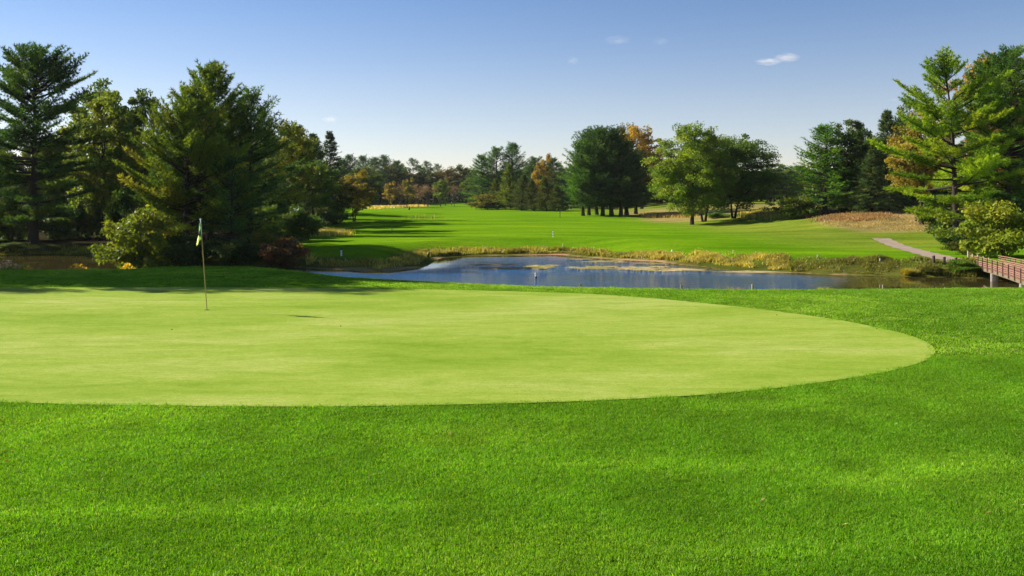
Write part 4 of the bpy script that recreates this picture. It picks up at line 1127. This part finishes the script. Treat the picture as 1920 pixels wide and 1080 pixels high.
# ------------------------------------------------------------------ stakes, posts and markers
stake_me = box_mesh('stake_body', 0.05, 0.035, 1.0)
tip_me = box_mesh('stake_tip', 0.056, 0.041, 1.0)
def stake(px, row, hpx, label, mat, capmat=None, wide=1.0, near=40.0, tilt=0.0, name='hazard_stake', cat='stake', group='stakes around the pond'):
    if near < 40:                      # on the near bank, just over its crest
        Dn = np.interp((px - 960) / F * 27, crest_w[:, 0], crest_w[:, 1]) + 0.5
        X, Y = (px - 960) / F * Dn, Dn; Z = tz(X, Y)
    else:
        X, Y, Z = ground_at(px, row, near)
    h = hpx / F * Y
    if near < 40: h = max(0.08, CZ - (row - hpx - HR) / F * Y - Z)
    o = empty(name, (X, Y, Z - 0.02), 0.3 * (px % 3))
    o.rotation_euler.y = tilt
    b = link('post', stake_me, None, o); b.scale = (wide, wide, h * 0.8 + 0.02)
    t = link('cap', tip_me, None, o); t.scale = (wide, wide, h * 0.2); t.location = (0, 0, h * 0.8 + 0.02)
    for ob, m in ((b, mat), (t, capmat or mat)):
        if not ob.data.materials: ob.data.materials.append(m)
        ob.material_slots[0].link = 'OBJECT'; ob.material_slots[0].material = m
    return tag(o, label, cat, group)
M_CREAM = simple_mat('cream_paint', (0.62, 0.48, 0.22), 0.6, 0.2, 14)
stake(783, 472.5, 6.5, 'cream stake at the tip of the shaded point', M_CREAM, wide=1.6)
stake(906, 466, 6, 'cream stake above the left part of the far shore', M_CREAM, wide=1.5)
stake(1055, 464, 7, 'cream stake above the middle of the far shore', M_CREAM, wide=1.5)
stake(1258, 474, 6, 'leaning white stake above the algae-covered shore', M_WHITE, wide=1.8, tilt=0.5)
stake(1375, 475, 6, 'pale stake beside the golden grass clump', M_CREAM, wide=1.3)
stake(1417, 477, 5, 'small pale stake right of the golden grass clump', M_CREAM, wide=1.3)
stake(1533, 484, 6, 'white stake on the weedy right bank, left one', M_WHITE, wide=1.3)
stake(1650, 491, 6, 'white stake on the weedy right bank, next to the path', M_WHITE, wide=1.3)
stake(648, 490, 5, 'thin white stake in front of the white-post on the shaded point', M_WHITE, wide=0.9)
stake(1089, 538, 6, 'short wooden stake on the near bank left of the other three', M_WOOD_PALE, near=20, wide=1.0)
stake(1278, 540, 6, 'short wooden stake second from left on the near bank', M_WOOD_PALE, near=20, wide=1.0)
stake(1411, 541, 8, 'wooden stake on the near bank beside a dry weed', M_WOOD_PALE, near=20, wide=1.0)
stake(1656, 541, 7, 'wooden stake on the near bank furthest right', M_WOOD_PALE, near=20, wide=1.0)
stake(640, 480, 14, 'white post with dark cap standing in the shade left of the pond', M_WHITE, M_BLACK, wide=2.2, name='marker_post', cat='post', group=None)
stake(735, 432, 6, 'small grey post on the sunlit strip of the left fairway', simple_mat('grey_paint', (0.18, 0.2, 0.2), 0.6), wide=1.8, name='marker_post', cat='post', group=None)
stake(1050, 408, 12, 'thin dark post left of the big pine clump', M_BLACK, wide=2.0, name='marker_post', cat='post', group=None)
stake(847, 386, 7, 'dark post with pale head at the foot of the far hillock', M_BLACK, M_WHITE, wide=5, near=150, name='marker_post', cat='post', group=None)
stake(835, 386, 3, 'tiny dark box left of the far hillock', M_BLACK, wide=7, near=150, name='tee_box_marker', cat='marker', group=None)

# golf bag left standing far down the fairway
X, Y, Z = ground_at(767, 394, 120)
o = empty('golf_bag', (X, Y, Z)); tag(o, 'dark golf bag standing far down the fairway', 'bag')
T = Tubes(); T.add([(0, 0, 0), (0.03, 0, 0.12), (0.10, 0, 0.70), (0.12, 0, 0.80)], [0.17, 0.19, 0.17, 0.15], 12); link('body', T.mesh('body'), M_BLACK, o)
for k in (-1, 1):
    T = Tubes(); T.add([(0.10, 0.06 * k, 0.62), (-0.32, 0.25 * k, 0.0)], 0.018, 6); link('leg', T.mesh('leg'), M_BLACK, o)
for k in range(5):
    T = Tubes(); e = (0.15 + 0.03 * k, -0.08 + 0.04 * k, 1.02 + 0.05 * (k % 3)); T.add([(0.11, -0.06 + 0.03 * k, 0.72), e], 0.008, 5)
    T.add([e, (e[0] + 0.07, e[1], e[2] + 0.02)], [0.03, 0.02], 6); link('club', T.mesh('club'), M_WHITE if k == 2 else M_BLACK, o)

# black and white striped distance pole
X, Y, Z = ground_at(1037, 444.5, 60)
h = 13 / F * Y; o = empty('distance_pole', (X, Y, Z)); tag(o, 'thin black and white striped distance pole on the fairway', 'pole')
for i in range(8):
    T = Tubes(); T.add([(0, 0, h * i / 8 - (0.05 if i == 0 else 0)), (0, 0, h * (i + 1) / 8)], 0.045, 8)
    link('band', T.mesh('band'), M_BLACK if i % 2 else M_WHITE, o)

# bollards at the end of the cart path
bol = [(1750.5, 494, 16, 'leftmost dark wooden bollard at the end of the cart path'), (1770.5, 495.5, 15, 'middle dark wooden bollard at the end of the cart path'), (1792.5, 494, 12, 'rightmost dark wooden bollard at the end of the cart path')]
for px, row, hp, lb in bol:
    X, Y, Z = ground_at(px, row, 50); h = hp / F * Y
    o = empty('bollard', (X, Y, Z - 0.05), 0.35)
    link('post', box_mesh('post', 0.14, 0.14, h - 0.03, 0, 0.012), M_WOOD_DARK, o)
    link('cap', box_mesh('cap', 0.155, 0.155, 0.05, h - 0.03, 0.012), M_BEAM, o)
    tag(o, lb, 'bollard', 'bollards at the path end')

# ------------------------------------------------------------------ footbridge
def footbridge():
    A = np.array((31.2, 60.5)); B = np.array((26.6, 44.9))
    dirv = (B - A) / np.linalg.norm(B - A); Lb = np.linalg.norm(B - A)
    per = np.array((-dirv[1], dirv[0]));  per = per if per[0] > 0 else -per       # towards the right
    W = 1.75
    zs = lambda s: -2.02 + 0.16 * s - 0.10 * (s - 0.5) ** 2 * 4 * 0.9 + 0.02
    def pt(s, off, dz): q = A + dirv * (s * Lb) + per * off; return (q[0], q[1], zs(s) + dz)
    o = empty('footbridge', (A[0], A[1], zs(0)))
    o.location = (0, 0, 0)
    tag(o, 'low arched footbridge with rust-red board railings over the creek', 'bridge')
    N = 26
    for off, nm in ((0.06, 'beam'), (W / 2, 'beam'), (W - 0.06, 'beam')):
        T = []; 
        for i in range(6):
            s0, s1 = i / 6, (i + 1) / 6
            T.append(beam_mesh('b', pt(s0, off, -0.17), pt(s1, off, -0.17), 0.12, 0.22))
        bm = bmesh.new()
        for m in T: bm.from_mesh(m)
        me = bpy.data.meshes.new('beam'); bm.to_mesh(me); bm.free()
        link('beam', me, M_BEAM, o)
    np_ = int(Lb / 0.165)
    for i in range(np_):
        s = (i + 0.5) / np_
        link('plank', beam_mesh('plank', pt(s, -0.05, -0.03 + 0.006 * random.random()), pt(s, W + 0.05, -0.03 + 0.006 * random.random()), 0.15, 0.04), M_DECK, o)
    npost = 13
    for side, off in (('left', -0.02), ('right', W + 0.02)):
        sg = -1 if side == 'left' else 1
        rail = None
        for dz, hh in ((0.565, 0.045), (0.44, 0.035), (0.285, 0.065), (0.175, 0.065), (0.065, 0.065)):
            bm = bmesh.new()
            for i in range(8):
                m_ = beam_mesh('r', pt(i / 8, off, dz), pt((i + 1) / 8, off, dz), 0.03, hh); bm.from_mesh(m_)
            me = bpy.data.meshes.new('rail'); bm.to_mesh(me); bm.free()
            ob = link('railing' if rail is None else 'mid_rail' if dz > 0.4 else 'board', me, M_REDWOOD, rail or o)
            rail = rail or ob
        for i in range(npost):
            s = 0.02 + 0.96 * i / (npost - 1)
            a = pt(s, off + sg * 0.042, -0.22); b = (a[0], a[1], a[2] + 0.80)
            link('rail_post', beam_mesh('rail_post', a, (b[0] + 1e-4, b[1], b[2]), 0.05, 0.05), M_RUST, rail)
    for s in (0.39, 0.80):
        for off in (0.16, W - 0.16):
            q = pt(s, off, -0.28)
            T = Tubes(); T.add([(q[0], q[1], q[2]), (q[0], q[1], WZ - 0.6)], 0.21, 16)
            link('pier', T.mesh('pier'), M_CONC, o)
        link('cross_beam', beam_mesh('cross_beam', pt(s, 0.0, -0.33), pt(s, W, -0.33), 0.22, 0.10), M_CONC, o)
    for s in (0.0, 1.0):
        link('abutment', beam_mesh('abutment', pt(s, -0.15, -0.45), pt(s, W + 0.15, -0.45), 0.5, 0.5), M_CONC, o)
footbridge()
for i, (px, top, D) in enumerate([(1815.5, 469, 62.5), (1824, 474.5, 62.2), (1834, 476, 61.8), (1844.5, 479.5, 61.4), (1855, 482, 61.0)]):
    X = (px - 960) / F * D; Z = tz(X, D); h = CZ - (top - HR) / F * D - Z
    o = empty('approach_post', (X, D, Z - 0.05), 0.2)
    link('post', box_mesh('post', 0.11, 0.11, h, 0, 0.01), M_WOOD_PALE, o); link('cap', box_mesh('cap', 0.125, 0.125, 0.05, h, 0.01), M_WOOD_DARK, o)
    tag(o, ['pale post furthest left behind the bridge railing', 'second pale post from the left behind the bridge railing', 'third pale post from the left behind the bridge railing', 'fourth pale post from the left behind the bridge railing', 'pale post furthest right behind the bridge railing'][i], 'post', 'pale posts at the bridge head')

# ------------------------------------------------------------------ on the water
def algae_mat():
    m, nt, out = new_mat('dry_algae')
    c = mixc(nt, attr_col(nt), ramp(nt, noise(nt, 3.0, 5, 0.75, stretch=(0.5, 1.4, 1)), [(0.35, (0.45, 0.5, 0.4)), (0.55, (1, 1, 1)), (0.7, (1.3, 1.25, 1.2))]), 1.0, 'MULTIPLY')
    p = nt.nodes.new('ShaderNodeBsdfPrincipled'); nt.links.new(c, p.inputs['Base Color']); p.inputs['Roughness'].default_value = 0.85; p.inputs['Specular IOR Level'].default_value = 0.1
    nt.links.new(bump(nt, noise(nt, 9, 4, 0.7), 0.7, 0.05), p.inputs['Normal']); nt.links.new(p.outputs[0], out.inputs[0])
    return m
M_ALGAE = algae_mat()
def mat_blob(name, px0, px1, row0, row1, seed, label):
    """a mat broken into ragged islands, each a few centimetres thick"""
    r = np.random.default_rng(seed)
    n = 40; a = np.linspace(0, 2 * math.pi, n, endpoint=False)
    V = []; Fq = []; C = []
    pc = (px0 + px1) / 2; rc = (row0 + row1) / 2; hx = (px1 - px0) / 2; hy = (row1 - row0) / 2
    isl = [(pc + hx * 0.1 * r.normal(), rc, hx * 0.72, hy * 0.62)]
    for _ in range(9):
        isl.append((pc + hx * (2 * r.random() - 1) * 0.85, rc + hy * (2 * r.random() - 1) * 0.8, hx * (0.12 + 0.30 * r.random()), hy * (0.08 + 0.22 * r.random())))
    for (cx, cr_, ax, ay) in isl:
        rad = 1 + 0.45 * fbm(np.cos(a) * 2 + cx, np.sin(a) * 2 + cr_, 0.8, seed, 4) + 0.16 * r.normal(size=n)
        c = wpx(cx, cr_, WZ); b = len(V); cc = palette(r, 1, ((0.42, 0.32, 0.13), (0.50, 0.38, 0.18), (0.28, 0.24, 0.07)), (3, 2, 2))[0]
        pts = [wpx(cx + ax * math.cos(t) * q, cr_ - ay * math.sin(t) * q, WZ) for t, q in zip(a, rad)]
        for sc_, z_ in ((1.0, 0.003), (0.86, 0.016), (0.45, 0.02)):
            V += [(c[0] + (p[0] - c[0]) * sc_, c[1] + (p[1] - c[1]) * sc_, WZ + z_ + 0.01 * r.random() * (sc_ < 1)) for p in pts]
            C += [cc * (0.6 + 0.7 * r.random()) for _ in pts]
        V.append((c[0], c[1], WZ + 0.025)); C.append(cc)
        for k in (0, 1):
            for i in range(n): Fq.append((b + k * n + i, b + k * n + (i + 1) % n, b + (k + 1) * n + (i + 1) % n, b + (k + 1) * n + i))
        for i in range(n): Fq.append((b + 2 * n + i, b + 2 * n + (i + 1) % n, b + 3 * n))
    me = bpy.data.meshes.new(name); me.from_pydata(V, [], Fq)
    bm = bmesh.new(); bm.from_mesh(me); bmesh.ops.recalc_face_normals(bm, faces=bm.faces)
    for f in bm.faces:
        if f.normal.z < 0: f.normal_flip()
    bm.to_mesh(me); bm.free()
    at = me.attributes.new('col', 'FLOAT_COLOR', 'POINT'); c4 = np.ones((len(V), 4), np.float32); c4[:, :3] = np.array(C); at.data.foreach_set('color', c4.ravel())
    return tag(link(name, me, M_ALGAE), label, 'algae mat', 'algae mats on the pond')
for a in [(975, 1045, 495, 507, 1, 'left tan algae mat in the middle of the pond, its main part'), (900, 990, 500.5, 505.5, 2, 'thin tail of algae reaching left from the main mat'),
          (1058, 1160, 497, 507.5, 3, 'long tan algae mat just right of the gap'), (1140, 1250, 498, 508, 4, 'algae mat joining the right hand shore'),
          (1090, 1170, 488, 493, 5, 'narrow algae streak behind the long mat'), (1215, 1330, 502, 510, 6, 'algae fringe below the golden grass clump'),
          (1180, 1262, 493, 496.5, 7, 'thin algae strip near the far shore right of centre'), (880, 960, 495.5, 497.5, 8, 'faint algae streak left of the main mat'),
          (1320, 1500, 507, 512.5, 9, 'long algae fringe along the right hand shore'), (1060, 1120, 485, 487.5, 10, 'tan streak close under the far shore')]:
    mat_blob('algae_mat', *a[:5], a[5])
X, Y = wpx(1004.5, 521, WZ)
o = empty('float', (X, Y, WZ)); tag(o, 'small white-topped dark float in the middle of the pond', 'float')
T = Tubes(); T.add([(0, 0, -0.08), (0, 0, 0.05), (0, 0, 0.10)], [0.07, 0.09, 0.05], 12); link('base', T.mesh('base'), M_BLACK, o)
T = Tubes(); T.add([(0, 0, 0.09), (-0.01, 0, 0.20), (-0.015, 0, 0.31), (-0.015, 0, 0.33)], [0.045, 0.05, 0.045, 0.02], 12); link('top', T.mesh('top'), M_WHITE, o)
X, Y = wpx(1018, 506.5, WZ)
o = empty('driftwood', (X, Y, WZ + 0.02), 0.05); tag(o, 'dark knobbly stick lying on the left algae mat', 'driftwood')
T = Tubes(); xx = np.linspace(-0.28, 0.24, 12); T.add(np.column_stack([xx, 0.02 * np.sin(xx * 9), 0.035 + 0.012 * np.sin(xx * 23)]), 0.022 + 0.008 * np.sin(xx * 31), 8); link('log', T.mesh('log'), M_WOOD_DARK, o)
T = Tubes(); T.add([(-0.26, 0, 0.03), (-0.29, 0.02, 0.09)], [0.02, 0.012], 6); link('stub', T.mesh('stub'), M_WOOD_DARK, o)

# ------------------------------------------------------------------ flowers and tussocks
def tussock(name, label, cat, px, row, D, wpx_, hpx, stops, seed, n=700, flower=None, bw=0.025):
    X = (px - 960) / F * D; Z = tz(X, D) if row is None else CZ - (row - HR) / F * D
    Zg = tz(X, D); W = wpx_ / F * D / 2; H = CZ - (row - hpx - HR) / F * D - Zg
    r = np.random.default_rng(seed)
    a = r.random(n) * 6.283; q = np.sqrt(r.random(n)) * W * 0.7
    P = np.column_stack([np.cos(a) * q, np.sin(a) * q, np.full(n, -0.02)])
    h = H * (0.55 + 0.45 * r.random(n)) * (1 - 0.35 * (q / W) ** 2)
    o = empty(name, (X, D, Zg)); tag(o, label, cat)
    b = blade_stuff('blades', None, P, h, bw, palette(r, n, stops, np.ones(len(stops))), seed, lean=0.35)
    b.parent = o
    del b['kind']
    if flower is not None:
        m = n // 2
        a = r.random(m) * 6.283; q = np.sqrt(r.random(m)) * W
        F_ = np.column_stack([np.cos(a) * q, np.sin(a) * q, H * (1 - 0.5 * (q / W) ** 2) * (0.75 + 0.3 * r.random(m))])
        link('flower_heads', leaf_mesh('flower_heads', F_, palette(r, m, flower, np.ones(len(flower))), r, 0.07), M_LEAF, o)
    return o
GRN = ((0.07, 0.13, 0.015), (0.12, 0.17, 0.02))
tussock('flowering_plant', 'pinkish-white flowering plant at the left edge of the near bank', 'flower', 12, 505, 37, 56, 17, GRN, 401, flower=((0.55, 0.32, 0.30), (0.62, 0.45, 0.42), (0.3, 0.18, 0.15)))
tussock('flowering_plant', 'mound of yellow flowers peeping over the near bank crest', 'flower', 145, 504, 37, 46, 9, GRN, 402, flower=((0.60, 0.36, 0.03), (0.50, 0.34, 0.05)))
tussock('flowering_plant', 'tiny clump of yellow flowers left of the yellow mound', 'flower', 52, 505, 37, 28, 5, GRN, 403, flower=((0.55, 0.35, 0.05), (0.45, 0.32, 0.08)))
tussock('flowering_plant', 'yellow flowers at the water below the drooping shrub', 'flower', 240, 503, 38, 36, 9, GRN, 404, flower=((0.60, 0.38, 0.04), (0.40, 0.30, 0.05)))
tussock('grass_tussock', 'golden grass clump standing out on the far shore right of centre', 'grass clump', 1322, 490, 74, 44, 17, STRAW, 405, n=1500, bw=0.05)
tussock('grass_tussock', 'greyish seedy weed clump right of the golden grass clump', 'weed', 1378, 492, 70, 46, 16, WEED + ((0.3, 0.22, 0.14),), 406, n=1300, bw=0.045)
tussock('grass_tussock', 'brown grass clump leaning over the creek left of the bridge bush', 'grass clump', 1706, 517, 58.0, 46, 18, WEED + ((0.26, 0.16, 0.05),), 407, n=900, bw=0.03)
tussock('dry_weed', 'thin dry reddish weed on the near bank beside the right stakes', 'weed', 1378, 541, 26.4, 40, 9, RUST + STRAW, 408, n=90, bw=0.006)
tussock('dry_weed', 'low tawny weed clump on the near bank right of the stakes', 'weed', 1545, 541, 26.4, 40, 7, STRAW + WEED, 409, n=160, bw=0.008)

# fallen leaves on the turf
r = np.random.default_rng(55); n = 130
Q = np.column_stack([(r.random(n) * 2 - 1) * 11, 5.5 + r.random(n) * 20])
on = poly_sd(Q[:, 0], Q[:, 1], GREEN) < 0
Q = Q[~on | (r.random(n) < 0.35)]; on = poly_sd(Q[:, 0], Q[:, 1], GREEN) < 0
P = np.column_stack([Q, terrain(Q[:, 0], Q[:, 1]) + np.where(on, 0.022, 0.035)])
tag(link('fallen_leaves', leaf_mesh('fallen_leaves', P, palette(r, len(P), ((0.30, 0.16, 0.05), (0.10, 0.06, 0.02), (0.42, 0.34, 0.18)), (2, 2, 1)), r, 0.035, 2.0), M_LEAF), 'few small fallen leaves scattered over the turf', kind='stuff')

# ------------------------------------------------------------------ clouds
def cloud_mat():
    m, nt, out = new_mat('cloud')
    tc = nt.nodes.new('ShaderNodeTexCoord')
    ln = nt.nodes.new('ShaderNodeVectorMath'); ln.operation = 'LENGTH'; nt.links.new(tc.outputs['Object'], ln.inputs[0])
    mr = nt.nodes.new('ShaderNodeMapRange'); mr.inputs[1].default_value = 1.0; mr.inputs[2].default_value = 0.25; nt.links.new(ln.outputs['Value'], mr.inputs[0])
    nz = nt.nodes.new('ShaderNodeTexNoise'); nz.inputs['Scale'].default_value = 1.9; nz.inputs['Detail'].default_value = 3
    oi = nt.nodes.new('ShaderNodeObjectInfo')
    nz.noise_dimensions = '4D'
    nt.links.new(tc.outputs['Object'], nz.inputs['Vector']); 
    ad = nt.nodes.new('ShaderNodeMath'); ad.operation = 'MULTIPLY'; ad.inputs[1].default_value = 40; nt.links.new(oi.outputs['Random'], ad.inputs[0]); nt.links.new(ad.outputs[0], nz.inputs['W'])
    n2 = nt.nodes.new('ShaderNodeMapRange'); n2.inputs[1].default_value = 0.35; n2.inputs[2].default_value = 0.7; nt.links.new(nz.outputs['Fac'], n2.inputs[0])
    ml = nt.nodes.new('ShaderNodeMath'); ml.operation = 'MULTIPLY'; nt.links.new(mr.outputs[0], ml.inputs[0]); nt.links.new(n2.outputs[0], ml.inputs[1])
    sp = nt.nodes.new('ShaderNodeSeparateColor'); nt.links.new(oi.outputs['Color'], sp.inputs[0])
    m2 = nt.nodes.new('ShaderNodeMath'); m2.operation = 'MULTIPLY'; nt.links.new(ml.outputs[0], m2.inputs[0]); nt.links.new(sp.outputs[0], m2.inputs[1])
    v = nt.nodes.new('ShaderNodeVolumePrincipled'); v.inputs['Color'].default_value = (0.98, 0.97, 0.97, 1); v.inputs['Anisotropy'].default_value = 0.2
    nt.links.new(m2.outputs[0], v.inputs['Density'])
    nt.links.new(v.outputs[0], out.inputs['Volume'])
    return m
M_CLOUD = cloud_mat()
for (px, py, w, h, den, lb) in [(1440, 116, 44, 11, 0.045, 'larger left puff of the brightest small cloud'), (1476, 108, 42, 14, 0.040, 'right puff of the brightest small cloud, slightly higher'), (1157, 75, 46, 14, 0.007, 'faint wisp of cloud left in the upper pair'), (1239, 78, 30, 12, 0.006, 'faint wisp of cloud right in the upper pair'),
                                (1074, 114, 20, 12, 0.018, 'tiny white puff of cloud below the upper pair'), (619, 224, 28, 10, 0.03, 'tiny low cloud above the left wood'), (1686, 187, 40, 7, 0.008, 'faint low streak of cloud beside the tall right pine')]:
    D = 3000.0
    bm = bmesh.new(); bmesh.ops.create_icosphere(bm, subdivisions=3, radius=1.0)
    for vv in bm.verts: vv.co *= 1.0
    me = bpy.data.meshes.new('cloud'); bm.to_mesh(me); bm.free()
    c = link('cloud', me, M_CLOUD)
    c.location = ((px - 960) / F * D, D, CZ - (py - HR) / F * D); k = D / F / 2
    c.scale = (w * k * 1.25, w * k * 0.8, h * k * 1.4); c.color = (den, 1, 1, 1)
    tag(c, lb, 'cloud')

# ------------------------------------------------------------------ thin autumn haze over the whole place
hz = box_mesh('haze', 7800, 7400, 30.5 + 4.4 + 1.0)
m, nt, out = new_mat('haze')
v = nt.nodes.new('ShaderNodeVolumePrincipled'); v.inputs['Color'].default_value = (0.93, 0.96, 1.0, 1); v.inputs['Density'].default_value = 0.00006; v.inputs['Anisotropy'].default_value = 0.3
nt.links.new(v.outputs[0], out.inputs['Volume'])
hz.materials.append(m)
ho = link('haze', hz); ho.location = (0, 3050, -5.4)
tag(ho, 'thin pale air softening the far wood', kind='stuff')
